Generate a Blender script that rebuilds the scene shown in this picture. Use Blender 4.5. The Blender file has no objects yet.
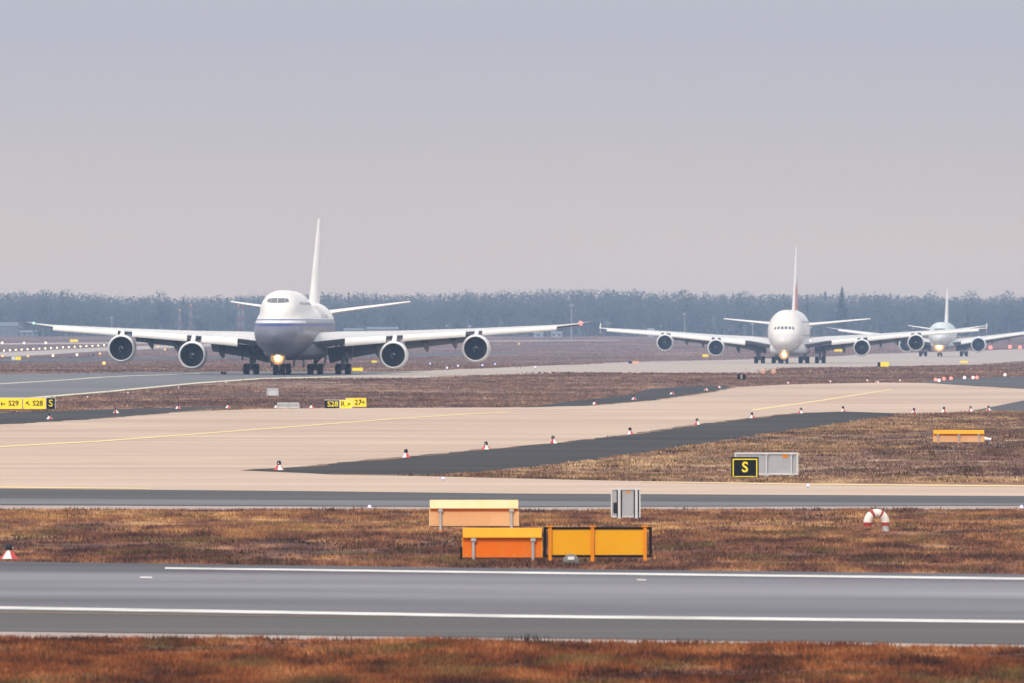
import bpy, bmesh, math, random
import numpy as np
from mathutils import Vector, Matrix
from mathutils.geometry import tessellate_polygon
from mathutils.bvhtree import BVHTree

random.seed(7)
rng = np.random.default_rng(7)
R = math.radians
SC = bpy.context.scene
COL = SC.collection
PI = math.pi

# ------------------------------------------------------------------ camera
FPX, CAMH, HROW = 12375.0, 5.5, 333.0      # focal length in pixels, eye height, row of the horizon
cam = bpy.data.cameras.new('camera')
cam_o = bpy.data.objects.new('camera', cam)
COL.objects.link(cam_o)
cam.sensor_width = 36.0
cam.lens = 36.0 * FPX / 1024.0
cam.clip_start = 1.0
cam.clip_end = 20000.0
cam_o.location = (0, 0, CAMH)
cam_o.rotation_euler = (PI / 2 - math.atan((341.5 - HROW) / FPX), 0, 0)
cam.dof.use_dof = True
cam.dof.focus_distance = 600.0
cam.dof.aperture_fstop = 8.0
SC.camera = cam_o

# ------------------------------------------------------------------ sky and sun
SUN_EL, SUN_AZ = R(38), R(200)               # the sun stands behind the camera, a little to the left
world = bpy.data.worlds.new('World')
SC.world = world
world.use_nodes = True
wt = world.node_tree
for n in list(wt.nodes):
    wt.nodes.remove(n)
w_out = wt.nodes.new('ShaderNodeOutputWorld')
w_bg = wt.nodes.new('ShaderNodeBackground')
w_bg.inputs['Strength'].default_value = 0.1
w_sky = wt.nodes.new('ShaderNodeTexSky')
w_sky.sky_type = 'NISHITA'
w_sky.sun_disc = False
w_sky.sun_elevation = SUN_EL
w_sky.sun_rotation = SUN_AZ
w_tc = wt.nodes.new('ShaderNodeTexCoord')
w_sep = wt.nodes.new('ShaderNodeSeparateXYZ')
wt.links.new(w_tc.outputs['Generated'], w_sep.inputs[0])
w_noise = wt.nodes.new('ShaderNodeTexNoise')   # faint structure of the overcast deck
w_map = wt.nodes.new('ShaderNodeMapping')
w_map.inputs['Scale'].default_value = (9, 9, 60)
wt.links.new(w_tc.outputs['Generated'], w_map.inputs[0])
wt.links.new(w_map.outputs[0], w_noise.inputs['Vector'])
w_noise.inputs['Scale'].default_value = 1.0
w_noise.inputs['Detail'].default_value = 2.0
w_add = wt.nodes.new('ShaderNodeMath'); w_add.operation = 'MULTIPLY_ADD'
wt.links.new(w_noise.outputs['Fac'], w_add.inputs[0])
w_add.inputs[1].default_value = 0.006
wt.links.new(w_sep.outputs['Z'], w_add.inputs[2])
w_pow = wt.nodes.new('ShaderNodeMath'); w_pow.operation = 'POWER'; w_pow.use_clamp = True
w_pow.inputs[1].default_value = 0.33           # spreads the lowest degrees over the ramp
w_max = wt.nodes.new('ShaderNodeMath'); w_max.operation = 'MAXIMUM'; w_max.inputs[1].default_value = 0.0
wt.links.new(w_add.outputs[0], w_max.inputs[0])
wt.links.new(w_max.outputs[0], w_pow.inputs[0])
w_ramp = wt.nodes.new('ShaderNodeValToRGB')
wt.links.new(w_pow.outputs[0], w_ramp.inputs[0])
SKY_STOPS = [(0.0, (.93, .71, .55)), (0.17, (.84, .67, .55)), (0.235, (.655, .585, .57)),
             (0.305, (.50, .51, .59)), (0.40, (.55, .57, .65)), (0.70, (1.05, 1.03, 1.03)), (1.0, (1.50, 1.46, 1.42))]
el = w_ramp.color_ramp.elements
while len(el) < len(SKY_STOPS):
    el.new(0.5)
for e, (p, c) in zip(el, SKY_STOPS):
    e.position = p
    e.color = (c[0], c[1], c[2], 1)
w_mul = wt.nodes.new('ShaderNodeVectorMath'); w_mul.operation = 'SCALE'; w_mul.inputs['Scale'].default_value = 10.0
wt.links.new(w_ramp.outputs[0], w_mul.inputs[0])
w_mix = wt.nodes.new('ShaderNodeMix'); w_mix.data_type = 'RGBA'
w_mix.inputs['Factor'].default_value = 0.93     # a closed overcast: little of the clear sky comes through
wt.links.new(w_sky.outputs[0], w_mix.inputs['A'])
wt.links.new(w_mul.outputs[0], w_mix.inputs['B'])
wt.links.new(w_mix.outputs['Result'], w_bg.inputs['Color'])
wt.links.new(w_bg.outputs[0], w_out.inputs['Surface'])

sun = bpy.data.lights.new('sun', 'SUN')
sun.energy = 2.3
sun.angle = R(12)
sun.color = (1.0, 0.91, 0.79)
sun_o = bpy.data.objects.new('sun', sun)
COL.objects.link(sun_o)
sd = Vector((math.sin(SUN_AZ) * math.cos(SUN_EL), math.cos(SUN_AZ) * math.cos(SUN_EL), math.sin(SUN_EL)))
sun_o.rotation_euler = sd.to_track_quat('Z', 'Y').to_euler()
sun_o.location = (0, 0, 200)

SC.view_settings.view_transform = 'Standard'
SC.view_settings.look = 'None'
SC.view_settings.exposure = 0.0
SC.view_settings.gamma = 1.0
SC.view_settings.use_curve_mapping = False
SC.cycles.use_denoising = True
SC.cycles.max_bounces = 6
SC.cycles.diffuse_bounces = 2
SC.cycles.volume_bounces = 1

# ------------------------------------------------------------------ terrain profile and pixel -> ground
KN_Y = [-300, 0, 1000, 1150, 1380, 1560, 1800, 2050, 2420, 2620, 3000, 3420, 3800, 4100, 4400, 4700, 5000, 5300, 5600]
KN_Z = [0, 0, 0, .1, .55, .55, .35, -.05, -.7, -.7, -.78, -.8, .15, 1.1, 2.1, 3.1, 4.1, 5.2, 7.6]
def zg(y):
    return float(np.interp(y, KN_Y, KN_Z))
def row_of(y):
    return HROW + (CAMH - zg(y)) * FPX / y
def depth_of(row):
    lo, hi = 60.0, 5290.0
    for _ in range(60):
        m = (lo + hi) / 2
        if row_of(m) > row: lo = m
        else: hi = m
    return (lo + hi) / 2
def G(px, row):
    y = depth_of(row)
    return Vector(((px - 512.0) / FPX * y, y, zg(y)))
def S(row):
    return FPX / depth_of(row)                 # pixels per metre at the ground seen in that row

# ------------------------------------------------------------------ materials
def new_mat(name):
    m = bpy.data.materials.new(name)
    m.use_nodes = True
    nt = m.node_tree
    b = nt.nodes['Principled BSDF']
    return m, nt, b
def link(nt, a, b): nt.links.new(a, b)
def noise(nt, vec, scale, detail=3.0, rough=0.55, sc3=None, rotz=0.0):
    if sc3 is not None or rotz:
        mp = nt.nodes.new('ShaderNodeMapping')
        if sc3 is not None: mp.inputs['Scale'].default_value = sc3
        mp.inputs['Rotation'].default_value = (0, 0, rotz)
        link(nt, vec, mp.inputs[0]); vec = mp.outputs[0]
    n = nt.nodes.new('ShaderNodeTexNoise')
    n.inputs['Scale'].default_value = scale
    n.inputs['Detail'].default_value = detail
    n.inputs['Roughness'].default_value = rough
    link(nt, vec, n.inputs['Vector'])
    return n.outputs['Fac']
def ramp(nt, fac, stops, interp='LINEAR'):
    r = nt.nodes.new('ShaderNodeValToRGB')
    r.color_ramp.interpolation = interp
    e = r.color_ramp.elements
    while len(e) < len(stops): e.new(0.5)
    for k, (p, c) in zip(e, stops):
        k.position = p; k.color = (c[0], c[1], c[2], 1)
    link(nt, fac, r.inputs[0])
    return r.outputs[0]
def mix(nt, fac, a, b, mode='MIX'):
    n = nt.nodes.new('ShaderNodeMix'); n.data_type = 'RGBA'; n.blend_type = mode
    for sock, v in (('Factor', fac), ('A', a), ('B', b)):
        if hasattr(v, 'is_output'): link(nt, v, n.inputs[sock])
        elif sock == 'Factor': n.inputs[sock].default_value = v
        else: n.inputs[sock].default_value = (v[0], v[1], v[2], 1)
    return n.outputs['Result']
def pos_out(nt):
    return nt.nodes.new('ShaderNodeNewGeometry').outputs['Position']
def obj_out(nt):
    return nt.nodes.new('ShaderNodeTexCoord').outputs['Object']
def mathn(nt, op, a, b=None, clamp=False):
    n = nt.nodes.new('ShaderNodeMath'); n.operation = op; n.use_clamp = clamp
    for i, v in enumerate((a, b)):
        if v is None: continue
        if hasattr(v, 'is_output'): link(nt, v, n.inputs[i])
        else: n.inputs[i].default_value = v
    return n.outputs[0]
def bump(nt, b, h, strength=.3, dist=.02):
    n = nt.nodes.new('ShaderNodeBump')
    n.inputs['Strength'].default_value = strength; n.inputs['Distance'].default_value = dist
    link(nt, h, n.inputs['Height']); link(nt, n.outputs[0], b.inputs['Normal'])

def paint(name, c, rough=.4, metal=0.0, var=.10, scale=1.5, spec=.5):
    m, nt, b = new_mat(name)
    f = noise(nt, obj_out(nt), scale, 5, .65)
    lo = tuple(x * (1 - var) for x in c); hi = tuple(min(.9, x * (1 + var * .6)) for x in c)
    link(nt, ramp(nt, f, [(.3, lo), (.7, hi)]), b.inputs['Base Color'])
    b.inputs['Roughness'].default_value = rough
    b.inputs['Metallic'].default_value = metal
    b.inputs['Specular IOR Level'].default_value = spec
    return m
def emit(name, c, strength):
    m, nt, b = new_mat(name)
    b.inputs['Base Color'].default_value = (.05, .05, .05, 1)
    b.inputs['Emission Color'].default_value = (c[0], c[1], c[2], 1)
    b.inputs['Emission Strength'].default_value = strength
    return m

M = {}
PAL = {
 'red':    [(.042, .021, .018), (.085, .034, .023), (.155, .056, .028), (.235, .086, .036), (.34, .155, .07)],
 'mixed':  [(.072, .040, .038), (.135, .068, .055), (.215, .108, .074), (.31, .165, .086), (.44, .265, .125)],
 'straw':  [(.120, .074, .056), (.200, .120, .085), (.290, .185, .115), (.40, .275, .165), (.50, .37, .23)],
 'purple': [(.085, .054, .052), (.130, .080, .074), (.175, .108, .096), (.24, .150, .118), (.34, .23, .165)],
 'dark':   [(.035, .026, .020), (.055, .034, .026), (.075, .042, .030), (.095, .058, .034), (.12, .085, .045)]}
def grass_colour(nt, pal, k=1.0):
    p = pos_out(nt)
    big = noise(nt, p, .030 * k, 3, .5, (1.0, .6, 1))
    mid = noise(nt, p, .62 * k, 5, .62, (1.0, .20, 1))
    fine = noise(nt, p, 1.9, 4, .7)
    t = mathn(nt, 'ADD', mathn(nt, 'MULTIPLY', big, .36), mathn(nt, 'MULTIPLY', mid, .64))
    t = mathn(nt, 'ADD', mathn(nt, 'MULTIPLY', t, .85), mathn(nt, 'MULTIPLY', fine, .15))
    st = lambda nm: ramp(nt, t, list(zip((.41, .46, .50, .545, .60), PAL[nm])))
    col = st(pal) if isinstance(pal, str) else None
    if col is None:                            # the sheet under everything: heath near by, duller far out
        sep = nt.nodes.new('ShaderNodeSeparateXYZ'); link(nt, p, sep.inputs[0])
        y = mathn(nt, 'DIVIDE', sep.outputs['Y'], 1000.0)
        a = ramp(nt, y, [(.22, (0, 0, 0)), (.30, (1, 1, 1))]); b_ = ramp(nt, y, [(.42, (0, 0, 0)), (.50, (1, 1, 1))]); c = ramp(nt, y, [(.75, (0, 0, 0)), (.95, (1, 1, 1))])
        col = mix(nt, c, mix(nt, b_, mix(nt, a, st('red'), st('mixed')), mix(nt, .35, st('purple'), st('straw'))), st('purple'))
    gm = noise(nt, p, .42, 4, .55, (1, .25, 1))
    gf = ramp(nt, gm, [(.54, (0, 0, 0)), (.66, (.7, .7, .7))])
    col = mix(nt, gf, col, (.135, .105, .045))
    return col, fine
def ground_mat():
    m, nt, b = new_mat('dry_grass_ground')
    col, fine = grass_colour(nt, None)
    link(nt, col, b.inputs['Base Color'])
    b.inputs['Roughness'].default_value = .95
    b.inputs['Specular IOR Level'].default_value = .1
    bump(nt, b, fine, .8, .12)
    return m
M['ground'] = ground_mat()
def blade_mat(pal):
    m, nt, b = new_mat('dry_grass_blades_' + pal)
    col, fine = grass_colour(nt, pal)
    ri = nt.nodes.new('ShaderNodeNewGeometry').outputs['Random Per Island']
    v = ramp(nt, ri, [(0, (.62, .58, .60)), (.5, (1, .95, .92)), (.9, (1.4, 1.32, 1.2)), (1, (1.8, 1.7, 1.45))])
    col = mix(nt, 1.0, col, v, 'MULTIPLY')
    link(nt, col, b.inputs['Base Color'])
    b.inputs['Roughness'].default_value = .85
    b.inputs['Specular IOR Level'].default_value = .15
    return m
for k_ in PAL: M['blade_' + k_] = blade_mat(k_)
def pavement(name, dark, light, ang, along, across, speck=.12, patch=None, slab=0):
    m, nt, b = new_mat(name)
    p = pos_out(nt)
    st = noise(nt, p, 1.0, 4, .6, (along, across, 1), ang)
    st2 = noise(nt, p, 1.0, 3, .6, (along * .3, across * .25, 1), ang)
    sp = noise(nt, p, 3.0, 6, .75)
    t = mathn(nt, 'ADD', mathn(nt, 'MULTIPLY', st, .5), mathn(nt, 'MULTIPLY', st2, .5))
    t = mathn(nt, 'ADD', mathn(nt, 'MULTIPLY', t, 1 - speck), mathn(nt, 'MULTIPLY', sp, speck))
    col = ramp(nt, t, [(.36, dark), (.64, light)])
    if patch:
        pm = noise(nt, p, .05, 3, .5, (1, .5, 1))
        col = mix(nt, ramp(nt, pm, [(.5, (0, 0, 0)), (.7, (.6, .6, .6))]), col, patch)
    if slab:                                   # cast slabs a shade apart, dark sealed joints, stained lanes
        mp = nt.nodes.new('ShaderNodeMapping'); mp.inputs['Rotation'].default_value = (0, 0, ang); link(nt, p, mp.inputs[0])
        bk = nt.nodes.new('ShaderNodeTexBrick'); bk.offset = 0; link(nt, mp.outputs[0], bk.inputs['Vector'])
        bk.inputs['Scale'].default_value = 1; bk.inputs['Brick Width'].default_value = slab; bk.inputs['Row Height'].default_value = slab
        bk.inputs['Mortar Size'].default_value = .035; bk.inputs['Mortar Smooth'].default_value = .2
        for nm_, v_ in (('Color1', .97), ('Color2', 1.02), ('Mortar', .80)): bk.inputs[nm_].default_value = (v_, v_, v_, 1)
        col = mix(nt, 1.0, col, bk.outputs['Color'], 'MULTIPLY')
        sn = noise(nt, p, 1.0, 5, .7, (.018, .11, 1), ang)
        col = mix(nt, ramp(nt, sn, [(.56, (0, 0, 0)), (.68, (.34, .34, .34))]), col, (.20, .155, .135))
    link(nt, col, b.inputs['Base Color'])
    b.inputs['Roughness'].default_value = .85
    b.inputs['Specular IOR Level'].default_value = .06
    bump(nt, b, sp, .25, .01)
    return m
M['asphalt_near'] = pavement('asphalt_runway', (.105, .100, .110), (.235, .228, .245), R(-31), .010, .085, .06)
def runway_wear(mt):
    """polished wheel lanes and rubber that run along the runway"""
    nt = mt.node_tree; b = nt.nodes['Principled BSDF']
    a_, c_ = G(0, 561.8), G(1024, 574.6)
    d = (c_ - a_); d.z = 0; d.normalize(); nrm = Vector((d.y, -d.x, 0))
    w = (G(512, 617) - a_).dot(nrm)
    p = pos_out(nt)
    dt = nt.nodes.new('ShaderNodeVectorMath'); dt.operation = 'DOT_PRODUCT'
    link(nt, p, dt.inputs[0]); dt.inputs[1].default_value = nrm
    t = mathn(nt, 'DIVIDE', mathn(nt, 'SUBTRACT', dt.outputs['Value'], a_.dot(nrm)), w)
    t = mathn(nt, 'ADD', t, mathn(nt, 'MULTIPLY', mathn(nt, 'SUBTRACT', noise(nt, p, .03, 3), .5), .22))
    k = lambda v: (v * .97, v * .995, v * 1.06)
    lanes = ramp(nt, t, [(0, k(.66)), (.14, k(.72)), (.24, k(1.12)), (.48, k(1.18)), (.60, k(.86)), (.70, k(.98)), (.82, k(.72)), (.95, k(.80))])
    src = b.inputs['Base Color'].links[0].from_socket
    link(nt, mix(nt, 1.0, src, lanes, 'MULTIPLY'), b.inputs['Base Color'])
runway_wear(M['asphalt_near'])
M['asphalt_shoulder'] = pavement('asphalt_shoulder', (.085, .083, .086), (.125, .122, .125), R(-31), .012, .16)
M['asphalt_dark'] = pavement('asphalt_dark', (.027, .027, .030), (.074, .072, .075), R(-50), .02, .2, .35)
M['asphalt_mid'] = pavement('asphalt_taxi', (.070, .072, .080), (.115, .114, .120), R(-20), .01, .1)
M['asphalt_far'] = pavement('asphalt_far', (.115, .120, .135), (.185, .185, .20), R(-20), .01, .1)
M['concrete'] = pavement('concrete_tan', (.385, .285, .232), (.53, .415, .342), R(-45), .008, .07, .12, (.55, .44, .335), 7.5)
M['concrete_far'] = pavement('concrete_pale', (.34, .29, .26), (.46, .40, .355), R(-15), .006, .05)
M['soil'] = pavement('edge_soil', (.13, .085, .065), (.30, .20, .14), 0, .5, .5, .5)
M['gravel'] = pavement('gravel_verge', (.26, .20, .185), (.46, .38, .36), 0, .8, .5, .5)
def road_paint(name, c, wear):
    m, nt, b = new_mat(name)
    f = noise(nt, pos_out(nt), 1.4, 5, .7, (.35, 1, 1))
    link(nt, mix(nt, ramp(nt, f, [(.36, (wear, wear, wear)), (.56, (0, 0, 0))]), c, (.25, .23, .22)), b.inputs['Base Color'])
    b.inputs['Roughness'].default_value = .6
    return m
M['white_line'] = road_paint('white_road_paint', (.70, .69, .68), .75)
M['yellow_line'] = road_paint('yellow_road_paint', (.74, .56, .24), .35)
M['cream_line'] = road_paint('cream_road_paint', (.66, .58, .40), .35)
M['pale_line'] = road_paint('pale_road_paint', (.62, .56, .46), .4)

def fuselage_mat(name, stops, top=12.0, rough=.33):
    m, nt, b = new_mat(name)
    o = obj_out(nt)
    sep = nt.nodes.new('ShaderNodeSeparateXYZ'); link(nt, o, sep.inputs[0])
    z = mathn(nt, 'DIVIDE', sep.outputs['Z'], top)
    col = ramp(nt, z, [(p / top, c) for p, c in stops], 'CONSTANT')
    d = noise(nt, o, .9, 5, .65, (1, .25, 1))
    col = mix(nt, 1.0, col, ramp(nt, d, [(.3, (.86, .85, .85)), (.65, (1, 1, 1))]), 'MULTIPLY')
    link(nt, col, b.inputs['Base Color'])
    b.inputs['Roughness'].default_value = rough
    return m
WHITE = (.82, .80, .77)
M['jumbo_skin'] = fuselage_mat('jumbo_paint', [(0, (.145, .15, .20)), (5.68, (.020, .040, .20)), (6.06, (.74, .74, .75)), (6.42, (.05, .09, .30)), (6.56, WHITE)])
M['double_skin'] = fuselage_mat('double_deck_paint', [(0, (.70, .68, .66)), (6, (.78, .75, .70))])
M['twin_skin'] = fuselage_mat('twin_jet_paint', [(0, (.62, .66, .66)), (5.3, (.70, .72, .72)), (5.6, (.60, .69, .68))])
M['white_paint'] = paint('white_aircraft_paint', WHITE, .35, var=.06, scale=.6)
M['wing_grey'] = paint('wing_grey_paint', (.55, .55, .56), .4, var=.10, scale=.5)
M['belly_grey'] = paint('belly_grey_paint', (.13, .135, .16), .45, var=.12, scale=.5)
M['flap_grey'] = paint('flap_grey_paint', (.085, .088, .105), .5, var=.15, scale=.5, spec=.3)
M['silver'] = paint('bare_metal', (.78, .78, .79), .22, 1.0, .06, 1)
M['nacelle'] = paint('nacelle_paint', (.72, .72, .74), .35, var=.08)
M['dark_metal'] = paint('dark_metal', (.03, .032, .040), .55, .3, .2, 1.5, .2)
M['fan'] = paint('fan_titanium', (.035, .04, .055), .38, .7, .2)
M['inlet'] = paint('inlet_liner', (.075, .08, .095), .6, 0, .2)
M['rubber'] = paint('tyre_rubber', (.012, .012, .015), .85, 0, .3, 4, .15)
M['hub'] = paint('wheel_hub', (.42, .42, .44), .4, .5, .2, 4)
M['strut'] = paint('gear_strut_grey', (.30, .31, .34), .4, .3, .2, 3)
M['glass'] = paint('cockpit_glass', (.10, .11, .13), .12, 0, .1, 2, .8)
M['window_dark'] = paint('cabin_window', (.05, .055, .07), .15, 0, .1)
M['red_paint'] = paint('red_paint', (.50, .035, .03), .4)
M['grey_text'] = paint('grey_lettering', (.50, .48, .50), .5)
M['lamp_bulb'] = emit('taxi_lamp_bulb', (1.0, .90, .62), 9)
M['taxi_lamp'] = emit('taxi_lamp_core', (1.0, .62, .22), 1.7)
M['lamp_bloom'] = emit('taxi_lamp_bloom', (1.0, .44, .18), .75)  # orange bloom around the taxi lamp, made as a glowing surface
M['lamp_warm'] = emit('landing_lamp_pale', (1.0, .86, .62), 3)
M['lamp_white'] = emit('white_lamp', (1.0, .80, .45), 4.0)
M['lamp_orange'] = emit('orange_lamp', (1.0, .50, .14), 2.2)
M['lamp_red'] = emit('red_lamp', (1.0, .17, .13), 3.0)
M['lamp_pale'] = emit('stop_bar_white_lamp', (1.0, .80, .76), 1.6)
M['marker_lens'] = emit('marker_lens', (.9, .88, 1.0), .7)
M['lamp_blue'] = emit('blue_lamp', (.62, .60, 1.0), 1.8)
M['lamp_green'] = emit('green_lamp', (.45, 1.0, .72), 1.6)
M['sign_yellow_lit'] = paint('sign_yellow', (.84, .62, .015), .5, var=.05)
b_ = M['sign_yellow_lit'].node_tree.nodes['Principled BSDF']; b_.inputs['Emission Color'].default_value = (1, .72, .01, 1); b_.inputs['Emission Strength'].default_value = .28   # lit from inside
M['sign_black'] = paint('sign_black', (.010, .010, .012), .6, spec=.12)
M['sign_white'] = paint('sign_white', (.78, .77, .75), .5)
M['sign_letter'] = paint('sign_letter_yellow', (.85, .70, .03), .5)
M['lip_paint'] = paint('intake_lip', (.80, .80, .80), .3, .25, .04, 1)
M['dome_grey'] = paint('dome_grey', (.16, .155, .15), .6, 0, .25, 6)
M['galv'] = paint('galvanised_steel', (.50, .51, .53), .45, .35, .15, 3)
M['grey_panel'] = paint('grey_sign_back', (.40, .41, .43), .55, 0, .08, 2)
M['pale_grey'] = paint('pale_grey_frame', (.62, .62, .64), .5, 0, .1, 2)
def weathered(name, c, fade, lo=.45, hi=.65, rough=.5):
    m, nt, b = new_mat(name)
    o = obj_out(nt)
    f = noise(nt, o, 1.6, 5, .65, (1, 1, .5))
    g = noise(nt, o, 14, 4, .7, (1, 1, .25))
    col = mix(nt, ramp(nt, f, [(lo, (0, 0, 0)), (hi, (1, 1, 1))]), c, fade)
    col = mix(nt, ramp(nt, g, [(.62, (0, 0, 0)), (.78, (.45, .45, .45))]), col, (.22, .13, .07))
    link(nt, col, b.inputs['Base Color'])
    b.inputs['Roughness'].default_value = rough
    b.inputs['Specular IOR Level'].default_value = .2
    return m
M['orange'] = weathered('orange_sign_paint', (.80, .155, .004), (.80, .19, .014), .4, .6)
M['peach'] = weathered('faded_peach_paint', (.74, .40, .19), (.78, .46, .24))
M['hood_yellow'] = weathered('yellow_hood_paint', (.84, .335, .008), (.84, .38, .02))
M['hood_pale'] = weathered('faded_yellow_hood', (.84, .62, .37), (.84, .58, .26))
M['amber'] = weathered('amber_sign_back', (.80, .365, .005), (.80, .39, .012))
M['post_orange'] = weathered('orange_post_paint', (.74, .235, .008), (.76, .27, .016))
M['marker_red'] = paint('marker_red', (.52, .045, .05), .5)
M['marker_white'] = paint('marker_white', (.82, .80, .79), .5)
M['hoop_white'] = weathered('hoop_white', (.78, .75, .70), (.70, .67, .62))
M['hoop_red'] = weathered('hoop_red', (.36, .04, .045), (.42, .07, .07))
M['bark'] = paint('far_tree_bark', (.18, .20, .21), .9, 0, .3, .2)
M['twig'] = paint('far_tree_twigs', (.195, .215, .225), .95, 0, .12, .05, .05)  # slight blue of the haze mixed into twig and bark colour
nt_ = M['twig'].node_tree; b_ = nt_.nodes['Principled BSDF']     # fine twigs let light through
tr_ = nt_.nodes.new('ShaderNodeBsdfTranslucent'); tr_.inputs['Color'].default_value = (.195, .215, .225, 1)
mx_ = nt_.nodes.new('ShaderNodeMixShader'); mx_.inputs[0].default_value = .5
o_ = [n_ for n_ in nt_.nodes if n_.type == 'OUTPUT_MATERIAL'][0]
link(nt_, b_.outputs[0], mx_.inputs[1]); link(nt_, tr_.outputs[0], mx_.inputs[2]); link(nt_, mx_.outputs[0], o_.inputs['Surface'])
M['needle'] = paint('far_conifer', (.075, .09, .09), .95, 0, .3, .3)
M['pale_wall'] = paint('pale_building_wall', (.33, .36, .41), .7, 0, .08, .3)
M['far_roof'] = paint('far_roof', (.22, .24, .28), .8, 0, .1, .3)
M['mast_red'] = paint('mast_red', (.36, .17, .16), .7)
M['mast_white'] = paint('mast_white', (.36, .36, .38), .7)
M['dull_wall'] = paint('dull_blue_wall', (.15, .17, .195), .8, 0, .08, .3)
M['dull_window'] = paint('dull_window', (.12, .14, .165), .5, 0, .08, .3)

# ------------------------------------------------------------------ mesh building
class MB:
    def __init__(s): s.v, s.f, s.m = [], [], []
    def add(s, verts, faces, mi=0):
        o = len(s.v)
        s.v += [tuple(p) for p in verts]
        s.f += [tuple(i + o for i in f) for f in faces]
        s.m += [mi] * len(faces)
        return s
    def box(s, c, d, mi=0, rot=None):
        cx, cy, cz = c; x, y, z = d[0] / 2, d[1] / 2, d[2] / 2
        vs = [Vector((sx * x, sy * y, sz * z)) for sz in (-1, 1) for sy in (-1, 1) for sx in (-1, 1)]
        if rot is not None: vs = [rot @ p for p in vs]
        vs = [(p[0] + cx, p[1] + cy, p[2] + cz) for p in vs]
        return s.add(vs, [(0, 2, 3, 1), (4, 5, 7, 6), (0, 1, 5, 4), (2, 6, 7, 3), (0, 4, 6, 2), (1, 3, 7, 5)], mi)
    def tube(s, a, b, r0, r1=None, n=8, mi=0, caps=True):
        r1 = r0 if r1 is None else r1
        a, b = Vector(a), Vector(b)
        q = (b - a).to_track_quat('Z', 'Y')
        vs = []
        for p, r in ((a, r0), (b, r1)):
            for k in range(n):
                t = 2 * PI * k / n
                vs.append(p + q @ Vector((r * math.cos(t), r * math.sin(t), 0)))
        fs = [(k, (k + 1) % n, n + (k + 1) % n, n + k) for k in range(n)]
        if caps: fs += [tuple(range(n))[::-1], tuple(range(n, 2 * n))]
        return s.add(vs, fs, mi)
    def rings(s, rings, mi=0, close=True, cap0=False, cap1=False):
        n = len(rings[0]); o = []
        for r in rings: o += list(r)
        fs = []
        for i in range(len(rings) - 1):
            for k in range(n if close else n - 1):
                k2 = (k + 1) % n
                fs.append((i * n + k, i * n + k2, (i + 1) * n + k2, (i + 1) * n + k))
        if cap0: fs.append(tuple(range(n))[::-1])
        if cap1: fs.append(tuple((len(rings) - 1) * n + k for k in range(n)))
        return s.add(o, fs, mi)
    def lathe_y(s, prof, c=(0, 0, 0), n=28, mi=0):
        rs = []
        for y, r in prof:
            rs.append([(c[0] + r * math.cos(2 * PI * k / n), c[1] + y, c[2] + r * math.sin(2 * PI * k / n)) for k in range(n)])
        return s.rings(rs, mi)
    def lathe_z(s, prof, c=(0, 0, 0), n=12, mi=0):
        rs = [[(c[0] + r * math.cos(2 * PI * k / n), c[1] + r * math.sin(2 * PI * k / n), c[2] + z) for k in range(n)] for z, r in prof]
        return s.rings(rs, mi)
    def mesh(s, name, mats, smooth=None):
        me = bpy.data.meshes.new(name)
        me.from_pydata(s.v, [], s.f)
        for m in (mats if isinstance(mats, (list, tuple)) else [mats]): me.materials.append(m)
        me.polygons.foreach_set('material_index', s.m)
        bm = bmesh.new(); bm.from_mesh(me)
        bmesh.ops.remove_doubles(bm, verts=bm.verts, dist=1e-5)
        bmesh.ops.recalc_face_normals(bm, faces=bm.faces)
        bm.to_mesh(me); bm.free()
        if smooth is not None:
            me.polygons.foreach_set('use_smooth', [True] * len(me.polygons))
            try: me.set_sharp_from_angle(angle=R(smooth))
            except Exception: pass
        me.update()
        return me
    def build(s, name, mats, parent=None, smooth=None, loc=(0, 0, 0)):
        o = bpy.data.objects.new(name, s.mesh(name, mats, smooth))
        COL.objects.link(o)
        o.location = loc
        if parent is not None: o.parent = parent
        return o
def tag(o, label=None, cat=None, group=None, kind=None):
    if label: o['label'] = label
    if cat: o['category'] = cat
    if group: o['group'] = group
    if kind: o['kind'] = kind
    return o
def thing(name, label, cat, loc=(0, 0, 0), rz=0.0, group=None):
    o = bpy.data.objects.new(name, None)
    o.empty_display_size = .5
    COL.objects.link(o)
    o.location = loc; o.rotation_euler = (0, 0, rz)
    return tag(o, label, cat, group)
KIDS = {}
def dup(root, loc, rz, label, group):
    """copy of a thing with copies of its parts and their sub-parts, mesh data shared"""
    r = root.copy(); COL.objects.link(r)
    r.location = loc; r.rotation_euler = (0, 0, rz)
    r['label'] = label; r['group'] = group
    for ch in list(root.children):
        c = ch.copy(); COL.objects.link(c); c.parent = r
        for g in list(ch.children):
            d = g.copy(); COL.objects.link(d); d.parent = c
    return r
FONT = None
def text_mesh(txt, size, mat, bold=0.0, depth=.004):
    cu = bpy.data.curves.new('lettering', 'FONT')
    cu.body = txt; cu.size = size; cu.align_x = 'CENTER'; cu.align_y = 'CENTER'
    cu.offset = bold; cu.extrude = depth; cu.resolution_u = 3
    o = bpy.data.objects.new('lettering', cu)
    COL.objects.link(o)
    dg = bpy.context.evaluated_depsgraph_get()
    me = bpy.data.meshes.new_from_object(o.evaluated_get(dg))
    bpy.data.objects.remove(o); bpy.data.curves.remove(cu)
    me.materials.clear(); me.materials.append(mat)
    return me
def lettering(txt, size, mat, parent, loc, bold=0.0, sx=1.0):
    me = text_mesh(txt, size, mat, bold)
    me.transform(Matrix.Rotation(PI / 2, 4, 'X') @ Matrix.Diagonal((sx, 1, 1, 1)))
    o = bpy.data.objects.new('lettering', me); COL.objects.link(o)
    o.parent = parent; o.location = loc
    return o

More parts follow.
